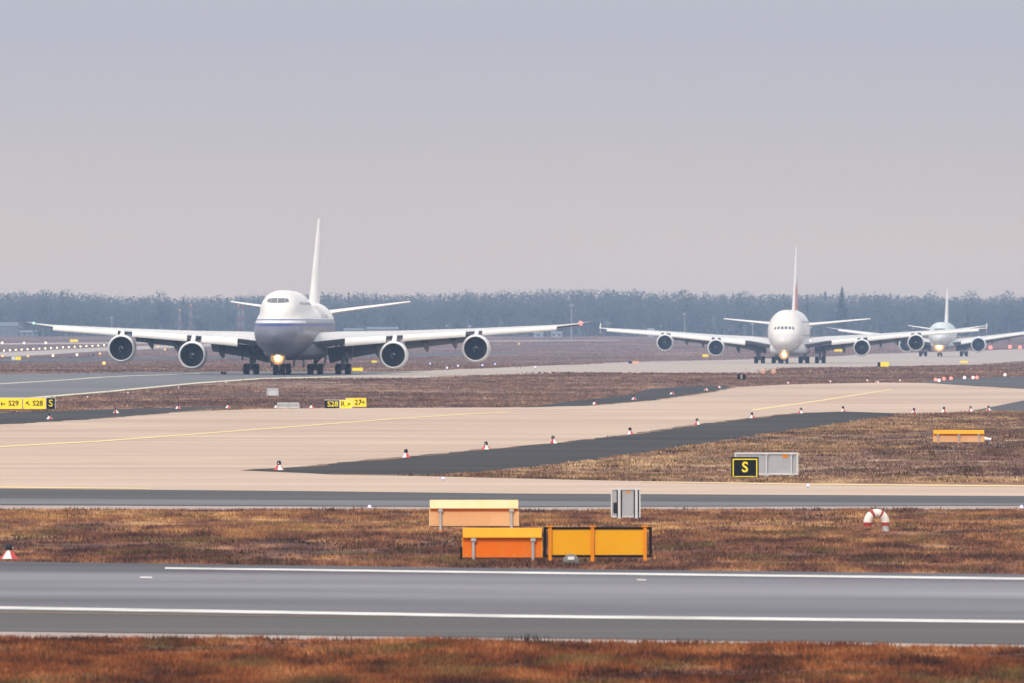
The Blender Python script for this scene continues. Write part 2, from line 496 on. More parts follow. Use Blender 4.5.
# ------------------------------------------------------------------ ground sheet and pavements
gb = MB()
xs = [-2500, -1200, -400, 0, 400, 1200, 2500]
ys = KN_Y
for y in ys:
    for x in xs: gb.v.append((x, y, zg(y)))
nx = len(xs)
for j in range(len(ys) - 1):
    for i in range(nx - 1):
        gb.f.append((j * nx + i, j * nx + i + 1, (j + 1) * nx + i + 1, (j + 1) * nx + i)); gb.m.append(0)
tag(gb.build('ground', M['ground']), kind='structure')

PAVED = []
def drape(name, pts, mat, off, keep=True, kind='structure', jag=0.0):
    """flat sheet over the terrain from an outline given as ground points"""
    P = [G(*p) for p in pts]
    if jag:                                  # worn, uneven edge
        Q = []
        for a, b in zip(P, P[1:] + P[:1]):
            L = (b - a).length; n = max(1, min(60, int(L / 4)))
            nrm = Vector((-(b - a).y, (b - a).x, 0)).normalized()
            for k in range(n):
                Q.append(a.lerp(b, k / n) + nrm * (random.uniform(-jag, jag) if k else 0))
        P = Q
    xy = [Vector((p.x, p.y, 0)) for p in P]
    tri = tessellate_polygon([xy])
    bm = bmesh.new()
    vs = [bm.verts.new(p) for p in xy]
    for t in tri:
        try: bm.faces.new([vs[i] for i in t])
        except ValueError: pass
    for k in KN_Y[2:-1]:
        bmesh.ops.bisect_plane(bm, geom=bm.verts[:] + bm.edges[:] + bm.faces[:], plane_co=(0, k, 0), plane_no=(0, 1, 0))
    for v in bm.verts: v.co.z = zg(v.co.y) + off
    bmesh.ops.recalc_face_normals(bm, faces=bm.faces)
    for f in bm.faces:
        if f.normal.z < 0: f.normal_flip()
    me = bpy.data.meshes.new(name); bm.to_mesh(me); bm.free()
    me.materials.append(mat)
    o = bpy.data.objects.new(name, me); COL.objects.link(o)
    tag(o, kind=kind)
    if keep: PAVED.append(np.array([(p.x, p.y) for p in xy]))
    return o
def stripe(name, line, half_px, mat, off):
    a = [(x, r - h) for (x, r), h in zip(line, half_px)] + [(x, r + h) for (x, r), h in reversed(list(zip(line, half_px)))]
    return drape(name, a, mat, off, keep=False)

# runway in front
drape('verge', [(-1500, 607.7), (2500, 660.5), (2500, 667.7), (1024, 649), (512, 642), (0, 638.6), (-1500, 618)], M['gravel'], .004, jag=1.1)
drape('runway', [(-1500, 542.7), (0, 561.8), (512, 568.8), (1024, 574.6), (2500, 593), (2500, 664.5), (1024, 645), (512, 638.5), (0, 631.8), (-1500, 612)], M['asphalt_near'], .010)
drape('runway_shoulder', [(-1500, 589.5), (0, 610), (512, 618.5), (1024, 624), (2500, 641.5), (2500, 664.3), (1024, 644.8), (512, 638.3), (0, 631.6), (-1500, 611.8)], M['asphalt_shoulder'], .013, keep=False)
stripe('runway_marking', [(165, 568.9), (512, 573.3), (1024, 579.4), (2500, 597)], [.85, 1.0, 1.15, 1.8], M['white_line'], .019)
stripe('runway_marking', [(-1500, 588), (0, 608.6), (512, 617), (1024, 622.6), (2500, 640)], [1.4, 1.4, 1.4, 1.4, 1.4], M['white_line'], .019)
stripe('runway_marking', [(-1500, 593), (0, 613.2), (390, 618.6)], [.5, .5, .3], M['soil'], .019)
stripe('runway_marking', [(140, 578.0), (152, 578.2)], [.8, .8], M['white_line'], .019)
stripe('runway_marking', [(637, 580.5), (646, 580.7)], [.6, .6], M['pale_line'], .019)
# taxiway crossing behind the first grass strip
drape('taxiway_shoulder', [(-900, 491), (0, 498.5), (512, 501.5), (1024, 503.6), (2000, 503), (2000, 504), (1024, 505.6), (512, 506.6), (0, 504.6), (-900, 497)], M['asphalt_far'], .012, keep=False)
drape('verge', [(-900, 495), (0, 503), (512, 506.5), (1024, 505.5), (2000, 503), (2000, 506.5), (1024, 509.5), (512, 510.5), (0, 509.5), (-900, 506)], M['gravel'], .004, jag=.3)
drape('taxiway', [(-900, 478), (0, 487), (300, 489.5), (512, 492), (1024, 494.5), (2000, 498), (2000, 504), (1024, 506), (512, 507.5), (0, 505.5), (-900, 499)], M['asphalt_mid'], .005)
# tan concrete
drape('concrete_apron', [(-900, 481.5), (-900, 452), (0, 424.5), (100, 418.5), (180, 411.8), (260, 409), (345, 408.2), (530, 407.4), (590, 405.5), (650, 400.5), (700, 393.5), (735, 387.2), (790, 384.5),
      (880, 382.6), (925, 383), (960, 385.3), (1024, 389), (1300, 404), (1300, 404.5), (1100, 390), (1024, 401), (975, 410.5), (970, 412.6), (905, 413.9), (840, 413.6), (697, 427.3),
      (406, 460), (300, 469.8), (268, 471.7), (330, 473.4), (400, 475.8), (500, 478.2), (620, 481.0), (800, 483.6), (1024, 485.4), (2000, 489), (2000, 499.5), (1024, 496.2), (512, 493.7), (300, 491.2), (0, 488.7)], M['concrete'], .008, jag=.12)
drape('shoulder', [(240, 470.6), (300, 467), (406, 457), (486, 449.3), (553, 443.4), (630, 434.6), (697, 424.6), (752, 418), (801, 413), (843, 411.6), (908, 413.8),
      (842, 424), (760, 435.5), (660, 451), (560, 464.5), (480, 473), (430, 476), (330, 474.6)], M['asphalt_dark'], .014, jag=.25)
drape('shoulder', [(-500, 430), (0, 413.2), (100, 409.6), (180, 407.3), (234, 407.0), (240, 408.4), (180, 412), (100, 418.8), (0, 424.8), (-500, 447)], M['asphalt_dark'], .014, jag=.5)
drape('shoulder', [(522, 407.6), (560, 402.5), (620, 396.2), (650, 388.8), (690, 386.2), (728, 386.0), (736, 387.4), (700, 393.7), (650, 400.7), (590, 405.7)], M['asphalt_dark'], .014, jag=.5)
drape('taxiway', [(918, 382.2), (935, 380.2), (972, 377.8), (1024, 376.6), (1400, 371), (1400, 392), (1024, 388.8), (960, 385.1)], M['asphalt_mid'], .014)
drape('taxiway', [(972, 411), (1024, 400.4), (1100, 390.5), (1500, 372), (1500, 412), (1024, 412.2)], M['asphalt_mid'], .012)
# washed-out soil along the shoulder edges
for ln, w_ in (([(300, 467.2), (406, 457.2), (486, 449.5), (553, 443.6), (630, 434.8), (697, 424.8), (752, 418.2), (801, 413.2)], .45), ([(100, 418.7), (180, 412.0), (236, 408.5)], .3), ([(590, 405.6), (650, 400.6), (700, 393.6), (732, 387.6)], .25), ([(330, 474.5), (430, 475.9), (480, 473.0), (560, 464.5), (660, 451.0), (760, 435.4), (842, 423.9)], .4)):
    q = [(x, r - w_) for x, r in ln] + [(x, r + w_) for x, r in reversed(ln)]
    drape('soil_strip', q, M['soil'], .018, keep=False, jag=.42)
# taxiway of the aircraft
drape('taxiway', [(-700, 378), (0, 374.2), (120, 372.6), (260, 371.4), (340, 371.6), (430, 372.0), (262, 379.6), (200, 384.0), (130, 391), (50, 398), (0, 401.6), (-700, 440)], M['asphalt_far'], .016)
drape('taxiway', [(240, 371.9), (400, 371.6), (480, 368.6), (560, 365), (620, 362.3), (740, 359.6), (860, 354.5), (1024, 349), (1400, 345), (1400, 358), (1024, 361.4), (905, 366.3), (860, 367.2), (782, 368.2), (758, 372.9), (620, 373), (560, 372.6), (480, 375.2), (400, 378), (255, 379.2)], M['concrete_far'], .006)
stripe('taxiway_marking', [(-300, 423.6), (50, 396.6), (130, 389.6), (200, 383.0), (262, 378.8), (330, 377.2)], [.8, .65, .6, .55, .5, .35], M['cream_line'], .03)
stripe('taxiway_marking', [(-100, 385.8), (0, 384), (62, 380.4), (130, 376), (200, 373.8)], [.4, .35, .3, .25, .2], M['pale_line'], .03)
stripe('taxiway_marking', [(330, 379), (420, 377.6), (480, 375.4), (560, 372.8)], [.35, .35, .3, .3], M['pale_line'], .03)
stripe('apron_marking', [(-300, 460), (0, 447), (100, 441.5), (200, 434), (300, 426.4), (400, 418.6), (470, 414.2), (510, 412.2)], [.8, .6, .6, .55, .5, .45, .4, .3], M['yellow_line'], .02)
stripe('apron_marking', [(752, 410.4), (822, 400.6), (860, 394.6), (892, 389.2)], [.7, .6, .5, .35], M['yellow_line'], .02)
stripe('apron_marking', [(-500, 482.5), (0, 487.6), (150, 489.0)], [.8, .7, .4], M['yellow_line'], .02)
stripe('apron_marking', [(640, 482.4), (800, 484.6), (1024, 486.6), (1600, 489.8)], [.3, .6, .6, .6], M['yellow_line'], .02)
# far strips to the left, where the runway lights stand
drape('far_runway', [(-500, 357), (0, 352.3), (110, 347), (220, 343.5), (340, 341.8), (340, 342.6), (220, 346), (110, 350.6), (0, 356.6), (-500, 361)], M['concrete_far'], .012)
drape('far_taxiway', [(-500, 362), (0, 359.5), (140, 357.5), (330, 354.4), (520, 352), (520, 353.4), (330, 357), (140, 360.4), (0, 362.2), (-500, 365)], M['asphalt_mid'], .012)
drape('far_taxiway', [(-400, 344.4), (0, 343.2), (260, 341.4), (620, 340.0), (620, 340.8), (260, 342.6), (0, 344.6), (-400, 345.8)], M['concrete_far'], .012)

# ------------------------------------------------------------------ dry grass
def pip(poly, X, Y):
    ins = np.zeros(X.shape, bool)
    x0, y0 = poly[-1]
    for x1, y1 in poly:
        c = ((y1 > Y) != (y0 > Y))
        with np.errstate(divide='ignore', invalid='ignore'):
            xi = (x0 - x1) * (Y - y1) / (y0 - y1 + 1e-12) + x1
        ins ^= c & (X < xi)
        x0, y0 = x1, y1
    return ins
def vnoise(x, y, s, seed):
    r = np.random.default_rng(seed).random((64, 64))
    u, v = x / s, y / s
    iu, iv = np.floor(u).astype(int), np.floor(v).astype(int)
    fu, fv = u - iu, v - iv
    fu = fu * fu * (3 - 2 * fu); fv = fv * fv * (3 - 2 * fv)
    a = r[iu % 64, iv % 64]; b = r[(iu + 1) % 64, iv % 64]; c = r[iu % 64, (iv + 1) % 64]; d = r[(iu + 1) % 64, (iv + 1) % 64]
    return (a * (1 - fu) + b * fu) * (1 - fv) + (c * (1 - fu) + d * fu) * fv
def grass(y0, y1, spread, n, blades, h, w, rad, pal, label=None, edge=None, thin=1.0):
    """tufts of dry blades between two distances, kept off the paving"""
    Y = rng.uniform(y0, y1, n)
    X = rng.uniform(-1, 1, n) * (Y * 512 / FPX * spread + 4)
    cl = vnoise(X, Y * .6, 2.2 * rad / .12, 3) * .6 + vnoise(X, Y * .6, 7.0 * rad / .12, 4) * .4
    ok = rng.random(n) < np.clip((cl - .22) * 2.0, .12, 1)
    for p in PAVED: ok &= ~pip(p, X, Y)
    if edge:                                   # drier growth within a few metres of the paving
        nr = np.zeros(n, bool)
        jit = .4 + 1.2 * vnoise(X, Y, 9.0, 8)
        for p in PAVED:
            for dx, dy in ((0, 1), (0, -1), (.35, .5), (-.35, -.5), (0, .5), (0, -.5)):
                nr |= pip(p, X + dx * abs(edge) * jit, Y + dy * abs(edge) * jit)
        ok &= nr if edge > 0 else ~nr
    X, Y, cl = X[ok], Y[ok], cl[ok]
    m = len(X)
    X = np.repeat(X, blades) + rng.normal(0, rad, m * blades)
    Y = np.repeat(Y, blades) + rng.normal(0, rad, m * blades)
    H = np.repeat(h * (.35 + 1.1 * cl) * rng.uniform(.6, 1.35, m), blades) * rng.uniform(.55, 1.15, m * blades)
    Z = np.interp(Y, KN_Y, KN_Z)
    N = m * blades
    az = rng.uniform(0, 2 * PI, N); lean = rng.uniform(.05, .75, N) * H
    fx = rng.uniform(-.9, .9, N)
    ww = w * rng.uniform(.6, 1.4, N)
    dx, dy = np.cos(fx) * ww / 2, np.sin(fx) * ww / 2
    V = np.empty((N, 3, 3), np.float32)
    V[:, 0] = np.stack([X - dx, Y - dy, Z - .01], 1)
    V[:, 1] = np.stack([X + dx, Y + dy, Z - .01], 1)
    V[:, 2] = np.stack([X + np.cos(az) * lean, Y + np.sin(az) * lean, Z + H], 1)
    me = bpy.data.meshes.new('dry_grass')
    me.vertices.add(N * 3); me.loops.add(N * 3); me.polygons.add(N)
    me.vertices.foreach_set('co', V.ravel())
    me.loops.foreach_set('vertex_index', np.arange(N * 3, dtype=np.int32))
    me.polygons.foreach_set('loop_start', np.arange(0, N * 3, 3, dtype=np.int32))
    me.update(calc_edges=True)
    me.materials.append(M['blade_' + pal])
    o = bpy.data.objects.new('dry_grass', me); COL.objects.link(o)
    tag(o, label, 'grass', None, 'stuff')
    return o
grass(186, 232, 1.5, 80000, 7, .10, .026, .08, 'red', 'rust red dry grass along the near edge of the runway')
grass(186, 232, 1.5, 1500, 22, .11, .030, .18, 'dark', 'dark heather clumps in the grass along the near edge of the runway')
grass(270, 430, 1.35, 150000, 5, .085, .030, .10, 'mixed', 'dry brown grass strip between runway and taxiway around the orange signs')
grass(270, 430, 1.35, 3000, 18, .11, .032, .24, 'dark', 'dark heather clumps in the grass strip between runway and taxiway')
grass(392, 432, 1.3, 5200, 20, .17, .035, .22, 'dark', 'taller dark weeds along the near edge of the crossing taxiway', 5)
grass(455, 900, 1.25, 150000, 4, .10, .06, .18, 'straw', 'straw coloured grass fringe along the tan concrete', 26)
grass(455, 900, 1.25, 110000, 4, .10, .06, .18, 'purple', 'brown grass wedge behind the black letter sign', -26)
grass(455, 900, 1.25, 3500, 14, .13, .06, .45, 'dark', 'dark clumps in the grass wedge behind the black letter sign')
grass(760, 1500, 1.2, 90000, 4, .12, .12, .40, 'purple', 'purple brown grass between the tan concrete and the aircraft taxiway')
grass(1500, 4700, 1.15, 60000, 4, .16, .3, 1.2, 'purple', 'hazy brown grass fields behind the aircraft')

# ------------------------------------------------------------------ aircraft
def pchip(x, y, xq):
    x, y = np.asarray(x, float), np.asarray(y, float)
    h = np.diff(x); d = np.diff(y) / h
    m = np.zeros(len(x))
    for i in range(1, len(x) - 1):
        if d[i - 1] * d[i] > 0:
            w1, w2 = 2 * h[i] + h[i - 1], h[i] + 2 * h[i - 1]
            m[i] = (w1 + w2) / (w1 / d[i - 1] + w2 / d[i])
    m[0], m[-1] = d[0], d[-1]
    k = np.clip(np.searchsorted(x, xq) - 1, 0, len(x) - 2)
    t = (xq - x[k]) / h[k]
    return ((1 + 2 * t) * (1 - t) ** 2 * y[k] + t * (1 - t) ** 2 * h[k] * m[k] + t * t * (3 - 2 * t) * y[k + 1] + t * t * (t - 1) * h[k] * m[k + 1])
def ring(y, zb, zt, hw, hump, n=48):
    zc = (zb + zt) / 2; b = (zt - zb) / 2
    out = []
    for k in range(n):
        t = 2 * PI * k / n
        sx, cz = math.sin(t), math.cos(t)
        r = 1 / math.sqrt((sx / hw) ** 2 + (cz / b) ** 2)
        if hump:
            z2, a2, b2 = hump
            A = (sx / a2) ** 2 + (cz / b2) ** 2
            B = 2 * cz * (zc - z2) / b2 ** 2
            C_ = ((zc - z2) / b2) ** 2 - 1
            D = B * B - 4 * A * C_
            if D > 0:
                r2 = (-B + math.sqrt(D)) / (2 * A)
                if r2 > 0:
                    kk = .16
                    hh = max(0, min(1, .5 + .5 * (r2 - r) / kk))
                    r = r * (1 - hh) + r2 * hh + kk * hh * (1 - hh) * .5
        out.append((r * sx, y, zc + r * cz))
    return out
def make_fuselage(st, y0, mat, root, hump=None):
    st = np.array(st, float)
    q = np.unique(np.concatenate([np.linspace(0, 1, 9) ** 2 * 3, np.linspace(3, 14, 23), np.linspace(14, st[-1, 0], 34)]))
    zb, zt, hw = (pchip(st[:, 0], st[:, i], q) for i in (1, 2, 3))
    if hump is not None:
        hm = np.array(hump, float)
        hz, ha, hb = (pchip(hm[:, 0], hm[:, i], np.clip(q, hm[0, 0], hm[-1, 0])) for i in (1, 2, 3))
    mb = MB(); rs = []
    for i, y in enumerate(q):
        hmp = None
        if hump is not None and hm[0, 0] <= y <= hm[-1, 0]: hmp = (hz[i], ha[i], hb[i])
        rs.append(ring(y - y0, zb[i], zt[i], hw[i], hmp))
    mb.rings(rs, 0, True, True, True)
    o = mb.build('fuselage', mat, root, 60)
    return o
AF = [(1, 0), (.85, .30), (.65, .66), (.45, .94), (.28, 1.0), (.14, .83), (.06, .58), (.02, .34), (0, 0)]
def airfoil(x, yle, ch, zle, tc, inc=2.5):
    up, dn = [], []
    s, c = math.sin(R(inc)), math.cos(R(inc))
    for t, h in AF:
        for lst, sg in ((up, .56), (dn, -.44)):
            yy, zz = t * ch, sg * h * tc * ch + .02 * ch * math.sin(PI * t)
            lst.append((x, yle + yy * c + zz * s, zle - yy * s + zz * c))
    return up + dn[1:-1][::-1]
def sec_at(secs, x):
    xs_ = [s_[0] for s_ in secs]
    return [float(np.interp(x, xs_, [s_[i] for s_ in secs])) for i in range(1, 5)]
def make_wing(root, secs, y0, side, slats, flaps, ail, tracks, inc=2.5, tip_fence=0, lamp=None):
    mb = MB()
    mb.rings([airfoil(side * x, yl - y0, ch, z, tc, inc) for x, yl, ch, z, tc in secs], 0, True, True, True)
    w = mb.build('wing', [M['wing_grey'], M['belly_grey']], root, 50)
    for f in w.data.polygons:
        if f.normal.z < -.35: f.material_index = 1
    def strip(name, x0, x1, prof, mat, n=5):
        b = MB(); rs = []
        for k in range(n + 1):
            x = x0 + (x1 - x0) * k / n
            yl, ch, z, tc = sec_at(secs, x)
            rs.append([(side * x, yl - y0 + py, z + pz) for py, pz in prof(ch, tc)])
        b.rings(rs, 0, True, True, True)
        return b.build(name, mat, w, 40)
    def slat_prof(ch, tc):
        k = .28 + ch * .048
        outer = [(.75, .30), (.35, .20), (-.05, .02), (-.42, -.28), (-.58, -.58), (-.55, -.86), (-.40, -1.0)]
        inner = [(-.32, -.92), (-.40, -.62), (-.25, -.36), (.1, -.10), (.72, .20)]
        return [(a * k, b_ * k) for a, b_ in outer + inner]
    for x0, x1 in slats: strip('slat', x0, x1, slat_prof, M['white_paint'])
    def flap_prof(f0, f1, ang):
        def pr(ch, tc):
            s, c = math.sin(R(inc)), math.cos(R(inc))
            by, bz = f0 * ch * c, -f0 * ch * s - .25 * tc * ch
            L = (f1 - f0) * ch; t = .035 * ch + .05
            out = []
            for u, h in [(0, 0), (.1, .5), (.35, .6), (1, 0), (.6, -.25), (.2, -.45)]:
                a = R(ang)
                yy, zz = u * L, h * t
                out.append((by + yy * math.cos(a) + zz * math.sin(a), bz - yy * math.sin(a) + zz * math.cos(a)))
            return out
        return pr
    for x0, x1, ang in flaps: strip('flap', x0, x1, flap_prof(.74, 1.06, ang), M['flap_grey'])
    for x0, x1 in ail: strip('aileron', x0, x1, flap_prof(.80, 1.01, 6), M['wing_grey'])
    for x in tracks:
        yl, ch, z, tc = sec_at(secs, x)
        b = MB(); rs = []
        L = 2.4 + ch * .45
        yb = yl + ch * .55
        zz = z - ch * .045 - .12
        for u, rr in [(0, .04), (.12, .26), (.4, .42), (.7, .40), (.92, .22), (1, .04)]:
            k = .55 + ch * .05
            cy, cz = yb - y0 + u * L, zz - .55 * k - u * u * L * .16
            rs.append([(side * x + .80 * rr * k * math.cos(a), cy, cz + 1.15 * rr * k * math.sin(a)) for a in [2 * PI * i / 10 for i in range(10)]])
        b.rings(rs, 0, True, True, True)
        b.build('flap_fairing', M['flap_grey'], w, 60)
    xt, yt, ct, zt, _ = secs[-1]
    b = MB(); b.lathe_y([(-.25, .01), (-.15, .13), (.1, .17), (.3, .02)], (side * (xt - .9), yt - y0 - .9, zt - .02), 8)
    if tip_fence:
        f = MB()
        th = .06
        for sg in (-1, 1):
            pr = [(yt, 0), (yt + ct, 0), (yt + ct + .5, sg * tip_fence), (yt + ct - .6, sg * tip_fence)]
            vs = [(side * (xt + .02 + sx * th), p - y0, zt + q_) for sx in (-1, 1) for p, q_ in pr]
            f.add(vs, [(0, 1, 2, 3), (7, 6, 5, 4), (0, 4, 5, 1), (1, 5, 6, 2), (2, 6, 7, 3), (3, 7, 4, 0)])
        f.build('wing_tip_fence', M['white_paint'], w)
    return w
def make_engine(root, secs, y0, x, yf, z, ro, length, ri, lipmat):
    """nacelle with lip, fan, spinner, core and pylon; yf is the intake plane"""
    c = (x, yf - y0, z)
    n = MB()
    n.lathe_y([(.22, ro * .93), (.5, ro * .975), (1.1, ro), (length * .45, ro * .99), (length * .75, ro * .90), (length, ro * .76), (length - .05, ro * .72), (length * .7, ro * .80)], c, 36)
    nac = n.build('engine', M['nacelle'], root, 40)
    b = MB(); b.lathe_y([(.24, ro * .932), (.06, ro * .90), (0, ro * .865), (.05, ro * .83), (.25, ri * 1.01)], c, 36)
    b.build('inlet_lip', lipmat, nac, 60)
    b = MB(); b.lathe_y([(.25, ri * 1.01), (.6, ri * .985), (1.15, ri), (1.6, ri)], c, 36)
    b.build('inlet_duct', M['inlet'], nac, 60)
    b = MB()
    nb = 22
    for k in range(nb):
        t0 = 2 * PI * k / nb
        rs = []
        for u in (0.28, .5, .75, .985):
            tw = R(30 + 32 * u); wd = ri * (.16 + .10 * u)
            t = t0 + .25 * (u - .3) ** 2
            er = Vector((math.cos(t), 0, math.sin(t))); et = Vector((-math.sin(t), 0, math.cos(t))); ey = Vector((0, 1, 0))
            dv = et * math.sin(tw) * wd * .6 + ey * math.cos(tw) * wd * .6
            p = Vector(c) + er * (u * ri) + ey * 1.1
            rs.append([tuple(p - dv), tuple(p + dv)])
        b.rings(rs, 0, False)
    b.lathe_y([(1.5, ri * .99), (1.5, .02)], c, 24, 1)
    f = b.build('fan', [M['fan'], M['dark_metal']], nac, 30)
    b = MB(); b.lathe_y([(.62, .01), (.7, ri * .09), (.9, ri * .2), (1.2, ri * .29)], c, 20)
    a = 0
    rs = []
    for k in range(14):                       # white swirl on the spinner
        u = k / 13
        r_ = ri * (.07 + .17 * u); yy = .66 + .45 * u
        t = 4.5 * u
        rs.append([(c[0] + rr * math.cos(t), c[1] + yy - .03, c[2] + rr * math.sin(t)) for rr in (r_, r_ + ri * .05)])
    b.rings(rs, 1, False)
    b.build('spinner', [M['dark_metal'], M['strut']], nac, 60)
    b = MB(); b.lathe_y([(length * .75, ro * .62), (length, ro * .52), (length * 1.22, ro * .36), (length * 1.24, ro * .30), (length * 1.45, .05)], c, 20)
    b.build('exhaust_nozzle', M['dark_metal'], nac, 60)
    yl, ch, zw, tc = sec_at(secs, abs(x))
    b = MB(); hw = .24; rs = []
    for yy, zl, zh in [(yf + .9, z + ro * .93, z + ro * 1.0), (yf + 2.2, z + ro * .85, max(z + ro * 1.12, zw - .35)), (yl - .2, z + ro * .7, zw + .12), (yl + ch * .3, z + ro * .6, zw + .08), (yl + ch * .62, zw - ch * .06 - .5, zw - ch * .05)]:
        rs.append([(x - hw, yy - y0, zl), (x + hw, yy - y0, zl), (x + hw, yy - y0, zh), (x - hw, yy - y0, zh)])
    b.rings(rs, 0, True, True, True)
    b.build('pylon', M['nacelle'], root, 30)
    return nac
def make_gear(root, name, x, y, top, wheels, r, w, y0, brace=1, lean=0.0, zlift=0.0):
    """strut with its bogie; wheels = list of (dx, dy)"""
    b = MB()
    b.tube((x, y - y0, r), (x + lean, y - y0 + .15, top), .17, .24, 10)
    b.tube((x, y - y0, r + .1), (x, y - y0 + .03, r + (top - r) * .45), .22, .22, 10)
    dys = sorted(set(d for _, d in wheels))
    if len(dys) > 1: b.tube((x, y - y0 + dys[0], r), (x, y - y0 + dys[-1], r), .14, .14, 8)
    for dy in dys:
        xs_ = [dx for dx, d in wheels if d == dy]
        b.tube((x + min(xs_), y - y0 + dy, r), (x + max(xs_), y - y0 + dy, r), .10, .10, 8)
    if brace:
        b.tube((x, y - y0, r + (top - r) * .35), (x + brace * 1.25, y - y0 + .3, top - .1), .10, .12, 8)
        b.tube((x, y - y0 - .1, r + .3), (x, y - y0 - .55, r + (top - r) * .35), .05, .05, 6)
        b.tube((x, y - y0 - .55, r + (top - r) * .35), (x, y - y0 - .1, r + (top - r) * .6), .05, .05, 6)
    g = b.build(name, M['strut'], root, 40)
    for dx, dy in wheels:
        t = MB(); n = 20
        prof = [(-w / 2, r * .60), (-w / 2, r * .86), (-w * .36, r * .97), (0, r), (w * .36, r * .97), (w / 2, r * .86), (w / 2, r * .60)]
        rs = [[(x + dx + px_, y - y0 + dy + rr * math.cos(2 * PI * k / n), r + rr * math.sin(2 * PI * k / n)) for k in range(n)] for px_, rr in prof]
        t.rings(rs, 0)
        for sg in (-1, 1):
            rs = [[(x + dx + sg * w * px_, y - y0 + dy + rr * math.cos(2 * PI * k / n), r + rr * math.sin(2 * PI * k / n)) for k in range(n)] for px_, rr in [(.5, r * .60), (.38, r * .52), (.42, .03)]]
            t.rings(rs, 1)
        t.build('wheel', [M['rubber'], M['hub']], g, 40)
    return g
def surf_patch(bvh, poly, off=.025, n=4, axis='y', y_from=-200, side=1):
    """quad given in front (x, z) or side (y, z) view, laid on the skin"""
    rows = []
    a, b_, c, d = [Vector(p) for p in poly]
    for i in range(n + 1):
        u = i / n
        l, r_ = a.lerp(d, u), b_.lerp(c, u)
        rw = []
        for k in range(n + 1):
            p = l.lerp(r_, k / n)
            if axis == 'y': h, nn, _, _ = bvh.ray_cast(Vector((p.x, y_from, p.y)), Vector((0, 1, 0)))
            else: h, nn, _, _ = bvh.ray_cast(Vector((side * 30, p.x, p.y)), Vector((-side, 0, 0)))
            if h is None: return None
            if nn.dot(Vector((0, -1, 0)) if axis == 'y' else Vector((side, 0, 0))) < 0: nn = -nn
            rw.append(tuple(h + nn * off))
        rows.append(rw)
    return rows
def make_tail(root, y0, fin, stab, finmat, ft=.5):
    (yb0, yb1, zb), (yt0, yt1, zt) = fin
    m = MB(); rs = []
    for u in (0, .08, .35, .7, 1):
        ya, yb_ = yb0 + (yt0 - yb0) * u, yb1 + (yt1 - yb1) * u
        if u == 0: ya -= 3.0
        z = zb + (zt - zb) * u
        th = ft * (1 - .62 * u)
        rs.append([(px_ * th, ya + t * (yb_ - ya) - y0, z) for t, px_ in [(0, 0), (.06, .55), (.2, .9), (.4, 1), (.7, .65), (1, .04)]] +
                  [(-px_ * th, ya + t * (yb_ - ya) - y0, z) for t, px_ in [(.7, .65), (.4, 1), (.2, .9), (.06, .55)]])
    m.rings(rs, 0, True, True, True)
    f = m.build('vertical_fin', finmat, root, 50)
    for side in (-1, 1):
        m = MB()
        m.rings([airfoil(side * x, yl - y0, ch, z, .065, 1.0) for x, yl, ch, z in stab], 0, True, True, True)
        m.build('horizontal_stabiliser', M['white_paint'], root, 50)
    return f
def glass_panes(root, fus, panes, y_from=-200):
    bvh = BVHTree.FromPolygons([v.co[:] for v in fus.data.vertices], [p.vertices[:] for p in fus.data.polygons])
    for p in panes:
        rows = surf_patch(bvh, p, .03, 4, 'y', y_from)
        if rows:
            m = MB(); m.rings(rows, 0, False); m.build('cockpit_window', M['glass'], root, 60)
    return bvh
def side_windows(root, bvh, spec):
    for side in (-1, 1):
        m = MB()
        for ya, yb, z, h, w, step in spec:
            y = ya
            while y < yb:
                rows = surf_patch(bvh, [(y, z), (y + w, z), (y + w, z + h), (y, z + h)], .02, 1, 'x', 0, side)
                if rows: m.rings(rows, 0, False)
                y += step
        tag(m.build('cabin_window', M['window_dark'], root), kind='stuff')
def side_doors(root, bvh, ys_, z, h, w, mat):
    for side in (-1, 1):
        for y in ys_:
            rows = surf_patch(bvh, [(y, z), (y + w, z), (y + w, z + h), (y, z + h)], .012, 3, 'x', 0, side)
            if rows:
                m = MB(); m.rings(rows, 0, False); m.build('cabin_door', mat, root, 60)
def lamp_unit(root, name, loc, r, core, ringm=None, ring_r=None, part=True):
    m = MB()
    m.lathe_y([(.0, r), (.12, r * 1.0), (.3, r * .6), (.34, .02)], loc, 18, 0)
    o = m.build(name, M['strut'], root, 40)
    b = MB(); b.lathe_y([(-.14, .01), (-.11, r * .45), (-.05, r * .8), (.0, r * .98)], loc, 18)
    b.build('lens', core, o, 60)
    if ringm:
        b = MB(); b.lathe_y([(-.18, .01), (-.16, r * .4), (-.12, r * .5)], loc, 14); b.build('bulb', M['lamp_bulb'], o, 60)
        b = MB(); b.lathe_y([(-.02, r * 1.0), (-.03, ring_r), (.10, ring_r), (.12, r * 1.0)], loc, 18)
        b.build('bloom_ring', ringm, o, 60)  # added glowing ring standing in for the lamp's bloom
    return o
def nav_light(root, loc, mat, r=.22):
    m = MB(); m.lathe_y([(-r, .01), (-r * .6, r * .8), (0, r), (r, r * .5), (r * 1.4, .01)], loc, 10)
    return m.build('navigation_light', mat, root, 60)
def gear_door(root, c, d, rotz=0, rx=0):
    m = MB(); m.box(c, d, 0, Matrix.Rotation(rx, 3, 'Y'))
    return m.build('gear_door', M['belly_grey'], root)

